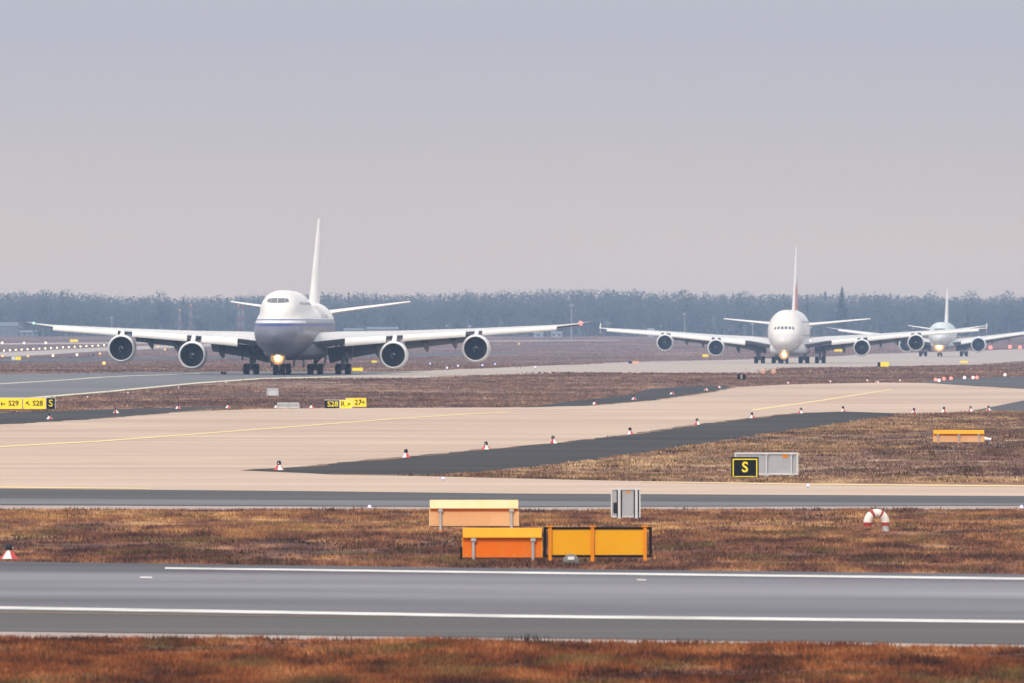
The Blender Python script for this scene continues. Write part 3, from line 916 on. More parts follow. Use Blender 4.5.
# ---- the near jumbo
def jumbo():
    Y, a = 1480.0, R(3.3)
    root = thing('jumbo_jet', 'white jumbo jet with humped upper deck, blue stripe and grey belly, nearest aircraft', 'aeroplane',
                 ((298.1 - 512) / FPX * Y, Y, zg(Y) + .01), -a)
    y0 = 37.0
    fus = make_fuselage([(0, 4.55, 4.75, .08), (.25, 4.05, 5.15, .55), (.7, 3.6, 5.6, 1.05), (1.5, 3.1, 6.15, 1.68), (3, 2.62, 6.85, 2.38), (5, 2.32, 7.6, 2.7), (7, 2.18, 8.2, 2.92),
                         (9, 2.1, 8.5, 3.0), (12, 2.1, 8.66, 3.06), (20, 2.1, 8.66, 3.2), (30, 2.1, 8.66, 3.25), (50, 2.15, 8.66, 3.25), (57, 2.75, 8.66, 3.0), (63, 3.8, 8.6, 2.35), (69, 5.1, 8.35, 1.45), (74.2, 6.5, 7.4, .35)], y0, M['jumbo_skin'], root,
                        [(2.2, 6.0, .7, .85), (3.6, 6.7, 1.35, 1.25), (5, 7.05, 1.85, 1.75), (6.2, 7.25, 2.1, 2.15), (8, 7.5, 2.3, 2.38), (11, 7.55, 2.42, 2.42), (26, 7.5, 2.42, 2.45), (31, 7.1, 2.3, 2.2), (36, 6.5, 2.1, 2.0), (38, 6.2, 2.0, 1.9)])
    w = [(-.09, .09)]
    z0, z1 = 8.45, 9.02
    panes = [[(.03, z0), (.82, z0 + .02), (.78, z1 - .02), (.03, z1)], [(.85, z0 + .04), (1.30, z0 + .14), (1.14, z1 - .08), (.83, z1 - .03)]]
    panes += [[(-x, z) for x, z in (p[1], p[0], p[3], p[2])] for p in panes]
    bvh = glass_panes(root, fus, panes)
    side_windows(root, bvh, [(-26, 26, 6.05, .32, .24, .62), (-27, -8, 8.25, .30, .24, .62)])
    side_doors(root, bvh, [-28, -17.5, -3, 8.5, 20.5], 5.3, 1.9, 1.05, M['jumbo_skin'])
    # lettering along the port side, read from nose to tail
    me = text_mesh('AIR CHINA', 2.1, M['grey_text'], .02, .0)
    vs = [v.co.copy() for v in me.vertices]
    ok = True
    for v, c in zip(me.vertices, vs):
        h, nn, _, _ = bvh.ray_cast(Vector((30, c.x + 4.0, c.y + 7.35)), Vector((-1, 0, 0)))
        if h is not None: v.co = h + Vector((.05, 0, .01))
    to = bpy.data.objects.new('lettering', me); COL.objects.link(to); to.parent = root
    secs = [(2.4, 22.8, 16.8, 3.85, .115), (6, 26, 13.6, 4.25, .11), (11.95, 31.2, 9.9, 4.62, .10), (21, 39.2, 6.7, 5.15, .09), (30.6, 47.6, 4.3, 5.72, .085), (32.8, 50.2, 2.5, 6.0, .08), (34.2, 53.2, .6, 6.3, .08)]
    # belly fairing under the wing centre
    b = MB(); rs = []
    for yy, hw, zb, zt in [(20, .4, 2.3, 2.8), (23, 3.0, 1.85, 4.0), (28, 3.5, 1.72, 4.6), (40, 3.5, 1.72, 4.4), (45, 3.0, 1.9, 3.8), (50, .5, 2.3, 2.9)]:
        zc = (zb + zt) / 2
        rs.append([(hw * math.copysign(abs(math.cos(t)) ** .6, math.cos(t)), yy - y0, zc + (zt - zb) / 2 * math.copysign(abs(math.sin(t)) ** .6, math.sin(t))) for t in [2 * PI * k / 24 for k in range(24)]])
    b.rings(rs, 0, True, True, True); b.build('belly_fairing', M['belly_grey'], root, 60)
    for s in (-1, 1):
        wg = make_wing(root, secs, y0, s, [(6.4, 11.0), (12.9, 20.0), (21.9, 30.4)], [(3.6, 10.6, 20), (12.6, 20.2, 21)], [(21.6, 29.0)], [5.6, 9.4, 15.0, 18.3])
        for x, yf, z in ((12.0, 28.0, 2.30), (21.25, 37.0, 3.08)):
            make_engine(root, secs, y0, s * x, yf, z, 1.70, 4.9, 1.37, M['lip_paint'])
        m = MB(); m.tube((s * 4.4, 25.6 - y0, 3.9), (s * 4.4, 25.75 - y0, 3.9), .22, .2, 12); m.build('landing_light', M['glass'], root, 40)
        make_gear(root, 'main_gear', s * 5.5, 35.6, 4.2, [(-.58, -.74), (.58, -.74), (-.58, .74), (.58, .74)], .64, .60, y0, -s, -s * .25)
        make_gear(root, 'main_gear', s * 1.93, 38.7, 2.6, [(-.58, -.74), (.58, -.74), (-.58, .74), (.58, .74)], .64, .60, y0, s, 0)
        gear_door(root, (s * 3.2, 37.5 - y0, 1.55), (.07, 3.0, 1.15), rx=s * .15)
        gear_door(root, (s * .55, 38.4 - y0, 1.5), (.06, 3.0, 1.2), rx=-s * .1)
        gear_door(root, (s * .62, 7.4 - y0, 1.75), (.05, 2.2, .9), rx=s * .12)
        gear_door(root, (s * 6.6, 35.2 - y0, 2.6), (.08, 1.6, 1.9), rx=s * .1)
    nav_light(root, (-33.1, 51.2 - y0, 6.12), M['lamp_green'], .17)
    nav_light(root, (33.1, 51.2 - y0, 6.12), M['lamp_red'], .26)
    make_gear(root, 'nose_gear', 0, 7.8, 2.7, [(-.46, 0), (.46, 0)], .64, .54, y0, 0)
    lamp_unit(root, 'taxi_light', (-.12, 7.0 - y0, 2.05), .60, M['taxi_lamp'], M['lamp_bloom'], .84)  # lens and ring oversized to imitate bloom
    for s in (-.2, .2): lamp_unit(root, 'taxi_light', (s - .1, 6.2 - y0, 2.86), .12, M['lamp_white'])
    make_tail(root, y0, ((58.5, 70.5, 8.3), (71.0, 75.6, 18.95)), [(1.2, 63.5, 9.3, 7.25), (4.0, 66, 7.2, 7.7), (11.0, 73, 2.6, 8.75)], M['white_paint'], .62)
    return root, Y, a
JUMBO, JY, JA = jumbo()

# ---- the double decker
def fin_mat():
    m, nt, b = new_mat('swoosh_fin_paint')
    o = obj_out(nt)
    sep = nt.nodes.new('ShaderNodeSeparateXYZ'); link(nt, o, sep.inputs[0])
    t = mathn(nt, 'ADD', mathn(nt, 'MULTIPLY', sep.outputs['Z'], .06), mathn(nt, 'MULTIPLY', sep.outputs['Y'], -.045))
    col = ramp(nt, t, [(0, WHITE), (.02, (.60, .05, .04)), (.10, WHITE)], 'CONSTANT')
    red = ramp(nt, mathn(nt, 'DIVIDE', sep.outputs['Z'], 25.0), [(0, (.55, .06, .05)), (.60, (.60, .16, .12)), (.72, WHITE)])
    f = mathn(nt, 'GREATER_THAN', sep.outputs['X'], .12)
    link(nt, mix(nt, f, WHITE, red), b.inputs['Base Color'])
    b.inputs['Roughness'].default_value = .35
    return m
M['swoosh_fin'] = fin_mat()
def double_decker():
    Y, a = 2528.0, R(3.5)
    root = thing('double_deck_jet', 'all white double deck airliner with four engines and red tail edge, behind the jumbo', 'aeroplane', ((790.3 - 512) / FPX * Y, Y, zg(Y) + .01), -a)
    y0 = 35.0
    fus = make_fuselage([(0, 4.3, 4.55, .1), (.3, 3.8, 5.05, .7), (.9, 3.35, 5.7, 1.35), (2, 2.85, 6.7, 2.1), (3.5, 2.5, 8.0, 2.72), (5.5, 2.28, 9.35, 3.2), (8, 2.2, 10.35, 3.5), (11, 2.15, 10.85, 3.62),
                         (44, 2.15, 10.9, 3.62), (52, 3.2, 10.9, 3.4), (60, 5.0, 10.6, 2.4), (67, 7.0, 10.1, 1.3), (71.5, 8.4, 9.3, .3)], y0, M['double_skin'], root)
    z0, z1 = 6.95, 7.5
    panes = [[(.11, z0), (.66, z0), (.64, z1), (.11, z1)], [(.90, z0), (1.38, z0 - .02), (1.34, z1 - .02), (.88, z1)], [(1.62, z0 - .03), (2.0, z0 - .1), (1.9, z1 - .12), (1.58, z1 - .03)]]
    panes += [[(-x, z) for x, z in (p[1], p[0], p[3], p[2])] for p in panes]
    bvh = glass_panes(root, fus, panes)
    side_windows(root, bvh, [(-27, 20, 5.5, .35, .26, .64), (-24, 20, 8.3, .33, .26, .64)])
    side_doors(root, bvh, [-28, -18, 6, 19], 4.6, 1.95, 1.07, M['double_skin'])
    secs = [(2.6, 19.0, 18.5, 3.7, .12), (7.5, 24.5, 15, 4.55, .11), (14.85, 30.4, 11, 5.2, .10), (25.6, 38.4, 7.6, 6.15, .095), (38.4, 47.6, 4.4, 7.0, .09), (39.7, 48.8, 3.6, 7.12, .08)]
    b = MB(); rs = []
    for yy, hw, zb, zt in [(15, .6, 2.3, 2.9), (19, 3.5, 1.8, 4.2), (25, 4.0, 1.6, 5.0), (40, 4.0, 1.6, 4.8), (46, 3.0, 1.9, 4.0), (51, .5, 2.6, 3.2)]:
        zc = (zb + zt) / 2
        rs.append([(hw * math.copysign(abs(math.cos(t)) ** .6, math.cos(t)), yy - y0, zc + (zt - zb) / 2 * math.copysign(abs(math.sin(t)) ** .6, math.sin(t))) for t in [2 * PI * k / 24 for k in range(24)]])
    b.rings(rs, 0, True, True, True); b.build('belly_fairing', M['nacelle'], root, 60)
    for s in (-1, 1):
        make_wing(root, secs, y0, s, [(8.8, 13.9), (15.9, 24.6), (26.6, 38.2)], [(5.0, 13.6, 13), (15.6, 24.6, 18)], [(27, 36)], [6.8, 10.8, 18.2, 21.6], tip_fence=1.1)
        for x, yf, z in ((14.85, 26.6, 3.2), (25.65, 34.8, 4.22)):
            make_engine(root, secs, y0, s * x, yf, z, 1.78, 4.6, 1.46, M['lip_paint'])
        make_gear(root, 'main_gear', s * 6.2, 33.2, 4.4, [(-.68, -.85), (.68, -.85), (-.68, .85), (.68, .85)], .72, .74, y0, -s)
        make_gear(root, 'main_gear', s * 2.75, 36.2, 2.6, [(-.68, -1.6), (.68, -1.6), (-.68, 0), (.68, 0), (-.68, 1.6), (.68, 1.6)], .72, .74, y0, s)
        gear_door(root, (s * 7.3, 33 - y0, 2.8), (.08, 1.6, 1.8), rx=s * .1)
        gear_door(root, (s * .62, 4.6 - y0, 1.75), (.05, 2.0, .8), rx=s * .12)
    lamp_unit(root, 'wing_root_light', (4.6, 21.4 - y0, 4.65), .16, M['lamp_warm'])
    make_gear(root, 'nose_gear', 0, 5.2, 2.7, [(-.5, 0), (.5, 0)], .66, .55, y0, 0)
    lamp_unit(root, 'taxi_light', (-.1, 4.5 - y0, 1.8), .68, M['taxi_lamp'], M['lamp_bloom'], .98)
    make_tail(root, y0, ((53.5, 67, 10.2), (67.5, 72.4, 24.0)), [(1.4, 59.5, 11, 7.7), (4.0, 62, 9, 7.95), (15.2, 70.5, 3.4, 9.1)], M['swoosh_fin'], .60)
    return root, Y, a
DBL, DY, DA = double_decker()

# ---- the far twin
def twin():
    Y, a = 3325.0, R(3.8)
    root = thing('twin_jet', 'pale blue twin engine airliner, farthest of the three, partly behind the double decker wing', 'aeroplane', ((943.5 - 512) / FPX * Y, Y, zg(Y) + .01), -a)
    y0 = 37.0
    fus = make_fuselage([(0, 4.7, 4.95, .1), (.3, 4.2, 5.35, .6), (1, 3.7, 5.95, 1.2), (2, 3.3, 6.6, 1.75), (3.5, 2.95, 7.6, 2.35), (5.5, 2.75, 8.5, 2.8), (8, 2.65, 9.05, 3.14), (11, 2.6, 9.2, 3.25), (48, 2.6, 9.2, 3.25), (57, 4.0, 9.1, 2.7), (66, 5.8, 8.7, 1.5), (73, 7.3, 8.3, .25)], y0, M['twin_skin'], root)
    z0, z1 = 6.95, 7.5
    panes = [[(.05, z0), (.9, z0), (.85, z1), (.05, z1)], [(.98, z0), (1.55, z0 - .03), (1.4, z1 - .05), (.92, z1)]]
    panes += [[(-x, z) for x, z in (p[1], p[0], p[3], p[2])] for p in panes]
    bvh = glass_panes(root, fus, panes)
    side_windows(root, bvh, [(-28, 22, 6.2, .35, .26, .62)])
    secs = [(2.4, 24.4, 14, 3.6, .12), (9.65, 30.8, 9.6, 4.75, .105), (20, 38.6, 6.0, 6.2, .095), (29.5, 45.6, 3.4, 7.35, .09), (32.4, 49.6, .7, 7.95, .08)]
    b = MB(); rs = []
    for yy, hw, zb, zt in [(20, .6, 2.6, 3.2), (24, 3.0, 2.2, 4.2), (30, 3.4, 2.0, 4.6), (40, 3.4, 2.0, 4.4), (45, 2.4, 2.3, 4.0), (49, .5, 2.8, 3.3)]:
        zc = (zb + zt) / 2
        rs.append([(hw * math.cos(t), yy - y0, zc + (zt - zb) / 2 * math.sin(t)) for t in [2 * PI * k / 20 for k in range(20)]])
    b.rings(rs, 0, True, True, True); b.build('belly_fairing', M['nacelle'], root, 60)
    for s in (-1, 1):
        make_wing(root, secs, y0, s, [(5.0, 8.6), (10.8, 28.6)], [(3.4, 9.0, 22), (10.5, 21.0, 20)], [(22, 28)], [6, 13, 17.5])
        make_engine(root, secs, y0, s * 9.65, 27.2, 3.15, 2.08, 5.6, 1.72, M['lip_paint'])
        make_gear(root, 'main_gear', s * 5.48, 37.1, 4.2, [(-.7, -1.45), (.7, -1.45), (-.7, 0), (.7, 0), (-.7, 1.45), (.7, 1.45)], .70, .66, y0, -s)
        gear_door(root, (s * 6.5, 37 - y0, 2.6), (.08, 2.0, 1.6), rx=s * .1)
    make_gear(root, 'nose_gear', 0, 5.9, 2.9, [(-.42, 0), (.42, 0)], .53, .4, y0, 0)
    lamp_unit(root, 'taxi_light', (-.15, 5.2 - y0, 2.75), 1.12, M['taxi_lamp'], M['lamp_bloom'], 1.5)
    make_tail(root, y0, ((57, 69, 8.5), (69.5, 73.6, 18.4)), [(1.2, 62.5, 8, 6.9), (4, 64.5, 6.6, 7.25), (10.75, 70, 2.4, 8.3)], M['white_paint'], .55)
    return root, Y, a
TWIN, TY, TA = twin()
# ------------------------------------------------------------------ signs
def hooded_back(name, label, x0, x1, rt, rb, rbase, posts, body, hood, extra=None, hood_frac=.33, seam=False, cat='sign'):
    """rear of a lit guidance sign: housing, sloping hood, two posts"""
    s = S(rbase); o = G((x0 + x1) / 2, rbase)
    t = thing(name, label, cat, o)
    W, z1, z0 = (x1 - x0) / s, (rbase - rt) / s, (rbase - rb) / s
    zh = z1 - (z1 - z0) * hood_frac
    m = MB(); m.box((0, .06, (z0 + zh) / 2), (W, .12, zh - z0)); m.build('back_panel', body, t)
    m = MB()
    pr = [(-.10, zh), (-.10, zh + .02), (.02, z1), (.20, z1), (.20, zh)]
    m.add([(sx * W / 2, y, z) for sx in (-1.004, 1.004) for y, z in pr], [(0, 1, 2, 3, 4), (9, 8, 7, 6, 5)] + [(i, (i + 1) % 5, 5 + (i + 1) % 5, 5 + i) for i in range(5)])
    m.build('hood', hood, t)
    for sx in (-1, 1):
        m = MB(); m.box((sx * (W / 2 + .011), .08, (z0 + zh) / 2), (.02, .18, zh - z0)); m.build('end_cap', hood, t)
    m = MB(); m.box((0, .06, z0 - .012), (W, .10, .022)); m.build('bottom_rail', M['dark_metal'], t)
    m = MB(); m.box((0, -.012, zh - .045), (W - .02, .02, .05)); m.build('shade_strip', M['orange'], t)  # orange strip that paints in the shaded line below the hood
    for k in range(7):
        m = MB(); m.box((-W * .46 + W * .92 * k / 6, -.006, z0 + .05), (.022, .012, .022)); m.build('bolt', M['galv'], t)
    if seam:
        m = MB(); m.box((0, -.004, (z0 + zh) / 2), (.014, .012, zh - z0 - .01)); m.build('seam', M['post_orange'], t)
    for px in posts:
        x = (px - (x0 + x1) / 2) / s
        m = MB(); m.tube((x, -.05, -.03), (x, -.05, zh + .02), .036, .036, 10)
        p = m.build('post', M['galv'], t, 40)
        m = MB(); m.box((x, -.05, zh - .05), (.12, .10, .07)); m.tube((x, -.11, zh - .05), (x, -.09, zh - .05), .03, .03, 8); m.build('bracket', M['galv'], p)
        m = MB(); m.lathe_z([(-.04, .085), (.03, .085), (.05, .05)], (x, -.05, 0), 10); m.build('base_plate', M['post_orange'], p, 40)
    return t, s, W, z0, z1
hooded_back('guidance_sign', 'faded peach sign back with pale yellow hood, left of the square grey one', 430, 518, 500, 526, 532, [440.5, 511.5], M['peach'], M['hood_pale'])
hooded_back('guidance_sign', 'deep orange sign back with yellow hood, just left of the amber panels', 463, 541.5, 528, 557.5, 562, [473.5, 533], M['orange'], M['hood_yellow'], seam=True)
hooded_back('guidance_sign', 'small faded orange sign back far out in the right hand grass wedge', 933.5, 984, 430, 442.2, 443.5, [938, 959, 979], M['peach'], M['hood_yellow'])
m = MB(); o = G(461.3, 563)
t = thing('guidance_sign', 'narrow black edge of a sign face left of the deep orange sign back', 'sign', o)
s = S(563)
m = MB(); m.box((0, .1, .19), (.06, .05, .40)); m.build('frame', M['sign_black'], t)
m = MB(); m.box((0, .1, .37), (.05, .10, .04)); m.tube((0, .13, -.02), (0, .13, .3), .02, .02, 6); m.build('bracket', M['dark_metal'], t)

def amber_sign():
    rb = 562.0; s = S(rb); x0, x1 = 543.5, 652.0
    t = thing('guidance_sign', 'amber yellow sign back of two panels with black frame and three orange posts', 'sign', G((x0 + x1) / 2, rb))
    c = (x0 + x1) / 2
    W = (x1 - x0) / s; z1 = (rb - 527) / s; z0 = (rb - 557) / s
    m = MB()
    for zc in (z1 - .03, z0 + .02): m.box((0, .10, zc), (W, .14, .06))
    for sx in (-1, 1): m.box((sx * (W / 2 - .035), .10, (z0 + z1) / 2), (.07, .14, z1 - z0 - .12))
    m.build('frame', M['sign_black'], t)
    for a, b in ((550, 593), (593, 646)):
        xa, xb = (a - c) / s + .045, (b - c) / s - .045
        m = MB(); m.box(((xa + xb) / 2, .07, (z0 + z1) / 2 - .015), (xb - xa, .05, z1 - z0 - .09)); m.build('panel', M['amber'], t)
    for px in (550, 592.5, 645):
        x = (px - c) / s
        m = MB(); m.box((x, .03, (z1 + .02) / 2 - .02), (.085, .09, z1 + .04)); p = m.build('post', M['post_orange'], t)
        m = MB(); m.box((x, .03, z1 + .012), (.17, .14, .03)); m.build('cap', M['post_orange'], p)
        m = MB(); m.box((x, .02, .0), (.17, .16, .05)); m.build('base_plate', M['post_orange'], p)
    return t
amber_sign()
def dome_lamp():
    o = G(571, 564); s = S(564)
    t = thing('dome_light', 'grey domed ground light in front of the amber sign back', 'light', o)
    r = 8.6 / s
    m = MB(); m.lathe_z([(-.02, r), (.05, r), (.12, r * .92), (.19, r * .66), (.235, r * .3), (.245, .01)], (0, 0, 0), 20); m.build('housing', M['dome_grey'], t, 50)
    m = MB(); m.box((0, -r * .70, .14), (.15, .14, .07)); m.build('lens', M['marker_white'], t)
    m = MB(); m.lathe_z([(-.02, r * 1.25), (.025, r * 1.25), (.03, r)], (0, 0, 0), 20); m.build('base_ring', M['galv'], t, 40)
dome_lamp()
def grey_back():
    rb = 519.5; s = S(rb); x0, x1 = 611, 640.5; c = (x0 + x1) / 2
    t = thing('guidance_sign', 'small square grey sign back with two channel posts and orange sticker', 'sign', G(c, rb))
    W = (x1 - x0) / s; z1 = (rb - 488.5) / s; z0 = .06
    m = MB(); m.box((0, .05, (z0 + z1) / 2), (W - .08, .04, z1 - z0 - .08)); m.build('panel', M['grey_panel'], t)
    m = MB()
    for zc in (z0 + .02, z1 - .02): m.box((0, .05, zc), (W, .10, .04))
    for sx in (-1, 1): m.box((sx * (W / 2 - .02), .05, (z0 + z1) / 2), (.04, .10, z1 - z0 - .08))
    m.build('frame', M['pale_grey'], t)
    for x in (-W * .22, W * .36):
        m = MB(); m.box((x, -.02, z1 / 2 - .01), (.075, .07, z1 - .02)); p = m.build('post', M['pale_grey'], t)
        for dx in (-.06, .06):
            m = MB(); m.box((x + dx, .012, z1 / 2), (.03, .035, z1 - .12)); m.build('channel', M['dark_metal'], p)
        m = MB(); m.box((x, -.03, .02), (.14, .13, .05)); m.build('base_plate', M['galv'], p)
    m = MB(); m.box((-W * .36, .012, (z0 + z1) * .36), (.10, .05, .30)); m.build('cable_box', M['dark_metal'], t)
    m = MB(); m.box((W * .07, .024, z1 - .10), (.13, .012, .05)); m.build('sticker', M['post_orange'], t)
grey_back()
def letter_sign():
    rb = 478.5; s = S(rb)
    t = thing('location_sign', 'black sign with yellow border and letter S beside the taxiway', 'sign', G(745, rb))
    W, z0, z1 = 27.5 / s, 1.5 / s, 21.5 / s
    m = MB(); m.box((0, .05, (z0 + z1) / 2), (W, .10, z1 - z0)); m.build('face', M['sign_black'], t)
    k = .045
    for nm, c, d in (('top', (0, -.008, z1 - .085), (W - .14, .012, k)),):
        m = MB(); m.box(c, d)
        for sx in (-1, 1): m.box((sx * (W / 2 - .075), -.008, (z0 + z1) / 2 - .035), (k, .013, z1 - z0 - .07))
        m.box((0, -.008, z0 + .02), (W - .24, .012, .03)); m.build('border', M['sign_letter'], t)
    lettering('S', .54, M['sign_letter'], t, (0, -.012, (z0 + z1) / 2 - .02), .014, 1.0)
    for sx in (-1, 1):
        m = MB(); m.tube((sx * W * .35, .05, -.03), (sx * W * .35, .05, z0 + .02), .03, .03, 8); m.build('post', M['galv'], t, 40)
letter_sign()
def wide_grey_back():
    rb = 477.0; s = S(rb); x0, x1 = 735.5, 799.5; c = (x0 + x1) / 2
    t = thing('guidance_sign', 'wide pale grey sign back with framed panels behind the letter S sign', 'sign', G(c, rb) + Vector((0, 2.0, 0)))
    W = (x1 - x0) / s; z1 = (rb - 453) / s; z0 = 1.6 / s
    m = MB()
    for zc in (z0 + .03, z1 - .035): m.box((0, .05, zc), (W, .12, .07))
    for sx in (-1, 1): m.box((sx * (W / 2 - .035), .05, (z0 + z1) / 2), (.07, .12, z1 - z0 - .14))
    m.build('frame', M['pale_grey'], t)
    edges = [736.5, 767.5, 792.5, 798.5]
    for a, b in zip(edges, edges[1:]):
        m = MB(); m.box((((a + b) / 2 - c) / s, .06, (z0 + z1) / 2), ((b - a) / s - .03, .05, z1 - z0 - .13)); m.build('panel', M['grey_panel'], t)
    for px in (767.5, 792.5):
        x = (px - c) / s
        m = MB(); m.tube((x, -.05, -.03), (x, -.05, z1 - .03), .035, .035, 8); p = m.build('post', M['pale_grey'], t, 40)
        m = MB(); m.box((x, -.05, z1 - .08), (.10, .1, .05)); m.box((x, -.05, .03), (.15, .14, .06)); m.build('bracket', M['galv'], p)
    m = MB(); m.box(((786.5 - c) / s, .03, z1 - .14), (5.5 / s, .012, .13)); m.build('sticker', M['post_orange'], t)
wide_grey_back()
def band_hoop():
    rb = 531.5; s = S(rb)
    t = thing('pipe_hoop', 'red and white banded hoop of bent pipe in the dry grass', 'hoop', G(876.5, rb), R(14))
    ro, rt_ = 9.2 / s, 4.1 / s
    zc = 9.2 / s
    spans = [(-.35, .0, 'hoop_red', 0), (0, .95, 'hoop_white', 0), (.95, 1.2, 'hoop_red', 0), (1.2, 1.9, 'hoop_white', 0), (1.9, 2.2, 'hoop_red', 0), (2.2, PI, 'hoop_white', 0), (PI, PI + .42, 'hoop_red', 0)]
    def pt(a):
        if a < 0: return Vector((ro, 0, zc + a * ro)), Vector((1, 0, 0))
        if a > PI: return Vector((-ro, 0, zc - (a - PI) * ro)), Vector((-1, 0, 0))
        return Vector((ro * math.cos(a), 0, zc + ro * math.sin(a))), Vector((math.cos(a), 0, math.sin(a)))
    for a, b, mt, _ in spans:
        m = MB(); rs = []
        for k in range(9):
            c, n = pt(a + (b - a) * k / 8)
            rr = rt_ * (1.0 if mt == 'hoop_white' else .97)
            rs.append([tuple(c + n * rr * math.cos(q) + Vector((0, 1, 0)) * rr * math.sin(q)) for q in [2 * PI * i / 14 for i in range(14)]])
        m.rings(rs, 0, True, True, True); m.build('pipe_band', M[mt], t, 50)
    m = MB(); m.lathe_z([(-.02, .13), (.03, .13), (.05, .10), (.09, .10)], (-ro, 0, -.01), 14); m.build('flange', M['dark_metal'], t, 40)
    m = MB(); m.lathe_z([(-.02, .12), (.03, .12), (.05, .09), (.16, .09)], (ro, 0, -.01), 14); m.build('flange', M['galv'], t, 40)
band_hoop()
t = thing('light_canister', 'white canister light lying beside the small far orange sign back', 'light', G(988, 441.5))
m = MB(); m.tube((-.2, 0, .14), (.16, 0, .10), .10, .07, 10); m.build('housing', M['marker_white'], t, 40)
m = MB(); m.tube((-.05, 0, -.02), (-.05, 0, .10), .03, .03, 6); m.tube((.16, .05, -.05), (.30, .05, .42), .03, .015, 6); m.build('bracket', M['dark_metal'], t)

def face_sign(label, x0, x1, rt, rbase, panels, name='direction_sign', rim=None, gap=.12, rz=0):
    """row of sign boxes standing on short legs: panels = (x0, x1, face, text, text colour, text size)"""
    s = S(rbase); c = (x0 + x1) / 2
    t = thing(name, label, 'sign', G(c, rbase), rz)
    z1 = (rbase - rt) / s; z0 = gap
    for a, b, face, txt, tm, ts in panels:
        xa, xb = (a - c) / s, (b - c) / s
        m = MB(); m.box(((xa + xb) / 2, .1, (z0 + z1) / 2), (xb - xa - .03, .2, z1 - z0)); p = m.build('sign_box', M[face], t)
        if rim:
            m = MB(); m.box(((xa + xb) / 2, .11, z1 + .02), (xb - xa, .24, .04)); m.box((xb + (.02 if b == x1 else -.015), .1, (z0 + z1) / 2), (.03, .24, z1 - z0)); m.build('rim', M[rim], p)
        if txt: 
            for dx, tx, sz in txt:
                lettering(tx, sz * (z1 - z0), M[tm], p, ((xa + xb) / 2 + dx * (xb - xa), -.012, (z0 + z1) / 2), .01 * (z1 - z0), 1.0)
    for px in (x0 + 2, x1 - 2):
        m = MB(); m.tube(((px - c) / s, .1, -.05), ((px - c) / s, .1, z0 + .01), .04, .04, 6); m.build('leg', M['galv'], t)
    return t
def arrow(t, s, px, row, c, rbase, size, ang, mat):
    """small arrow on a sign face"""
    m = MB(); L = size
    ca, sa = math.cos(ang), math.sin(ang)
    def P(u, v): return ((px - c) / s + u * ca - v * sa, -.014, (rbase - row) / s + u * sa + v * ca)
    w_ = L * .1
    for q in ([(-L * .5, -w_), (L * .4, -w_), (L * .4, w_), (-L * .5, w_)],):
        vs = [P(*k) for k in q]
        m.add(vs, [(0, 1, 2, 3)])
    for sg in (-1, 1):
        vs = [P(L * .5, 0), P(L * .5 - w_ * 1.6, 0), P(L * .12, sg * L * .34), P(L * .12 + w_ * 1.4, sg * (L * .34 + w_))]
        m.add(vs, [(0, 1, 2, 3)])
    return m.build('arrow', M[mat], t)
t = face_sign('yellow direction sign reading S29 and S28 with black S panel at left edge', -14, 55, 398, 411.5, [(-14, 22.3, 'sign_yellow_lit', [(.26, 'S29', .66)], 'sign_black', 1), (22.8, 46.2, 'sign_yellow_lit', [(.14, 'S28', .66)], 'sign_black', 1), (46.5, 55, 'sign_black', [(0, 'S', .9)], 'sign_letter', 1)], rim='pale_grey', gap=.18)
s_ = S(411.5); arrow(t, s_, 3.0, 404, 20.5, 411.5, .34, PI, 'sign_black'); arrow(t, s_, 28, 403.6, 20.5, 411.5, .34, R(135), 'sign_black')
t = face_sign('black sign reading S28 with pale rim and yellow R panel beside the tan concrete', 324.5, 352, 400.3, 408.6, [(324.5, 339.5, 'sign_black', [(.05, 'S28', .95)], 'sign_letter', 1), (339.6, 352, 'sign_yellow_lit', [(-.24, 'R', .9)], 'sign_black', 1)], rim='pale_grey', gap=.03)
arrow(t, S(408.6), 348.5, 404.6, 338.25, 408.6, .30, R(45), 'sign_black')
t = face_sign('yellow sign reading 27 with right arrow standing behind the R panel', 345.5, 366.5, 398.0, 407.4, [(345.5, 366.5, 'sign_yellow_lit', [(.1, '27', .80)], 'sign_black', 1)], gap=.03)
arrow(t, S(407.4), 362.6, 402.2, 356, 407.4, .30, 0, 'sign_black')
face_sign('small black sign with pale character alone in grass below the double decker', 737, 746, 374.4, 381, [(737, 746, 'sign_black', [(0, 'S', .9)], 'sign_white', 1)], gap=.15)
face_sign('yellow sign with black end panel in grass right of the double decker', 877.5, 889, 362.2, 367.8, [(877.5, 880.4, 'sign_black', None, None, 1), (880.5, 889, 'sign_yellow_lit', None, None, 1)], gap=.2)
face_sign('bright yellow sign with pale panel near the left frame edge among runway lights', 11.5, 21, 356.6, 361.4, [(11.5, 15, 'sign_white', None, None, 1), (15.2, 21, 'sign_yellow_lit', None, None, 1)], gap=.3)
face_sign('pale yellow sign far left above the diagonal row of lights', 70, 78, 339.4, 342.8, [(70, 78, 'sign_yellow_lit', None, None, 1)], gap=.3)
face_sign('low yellow sign seen under the jumbo right wing beside the outer main wheels', 352, 363, 367.8, 371.6, [(352, 363, 'sign_yellow_lit', None, None, 1)], gap=.1)
face_sign('small yellow sign below the jumbo wing left of the right inboard engine', 371.5, 377, 360.6, 363.4, [(371.5, 377, 'sign_yellow_lit', None, None, 1)], gap=.2)
face_sign('pale yellow sign between the double decker left engine and fuselage', 702.5, 708.5, 354.4, 358.0, [(702.5, 708.5, 'sign_yellow_lit', None, None, 1)], gap=.3)
face_sign('yellow sign under the double decker right wing beside its outer gear', 834, 845, 349.2, 352.8, [(834, 845, 'sign_yellow_lit', None, None, 1)], gap=.4)
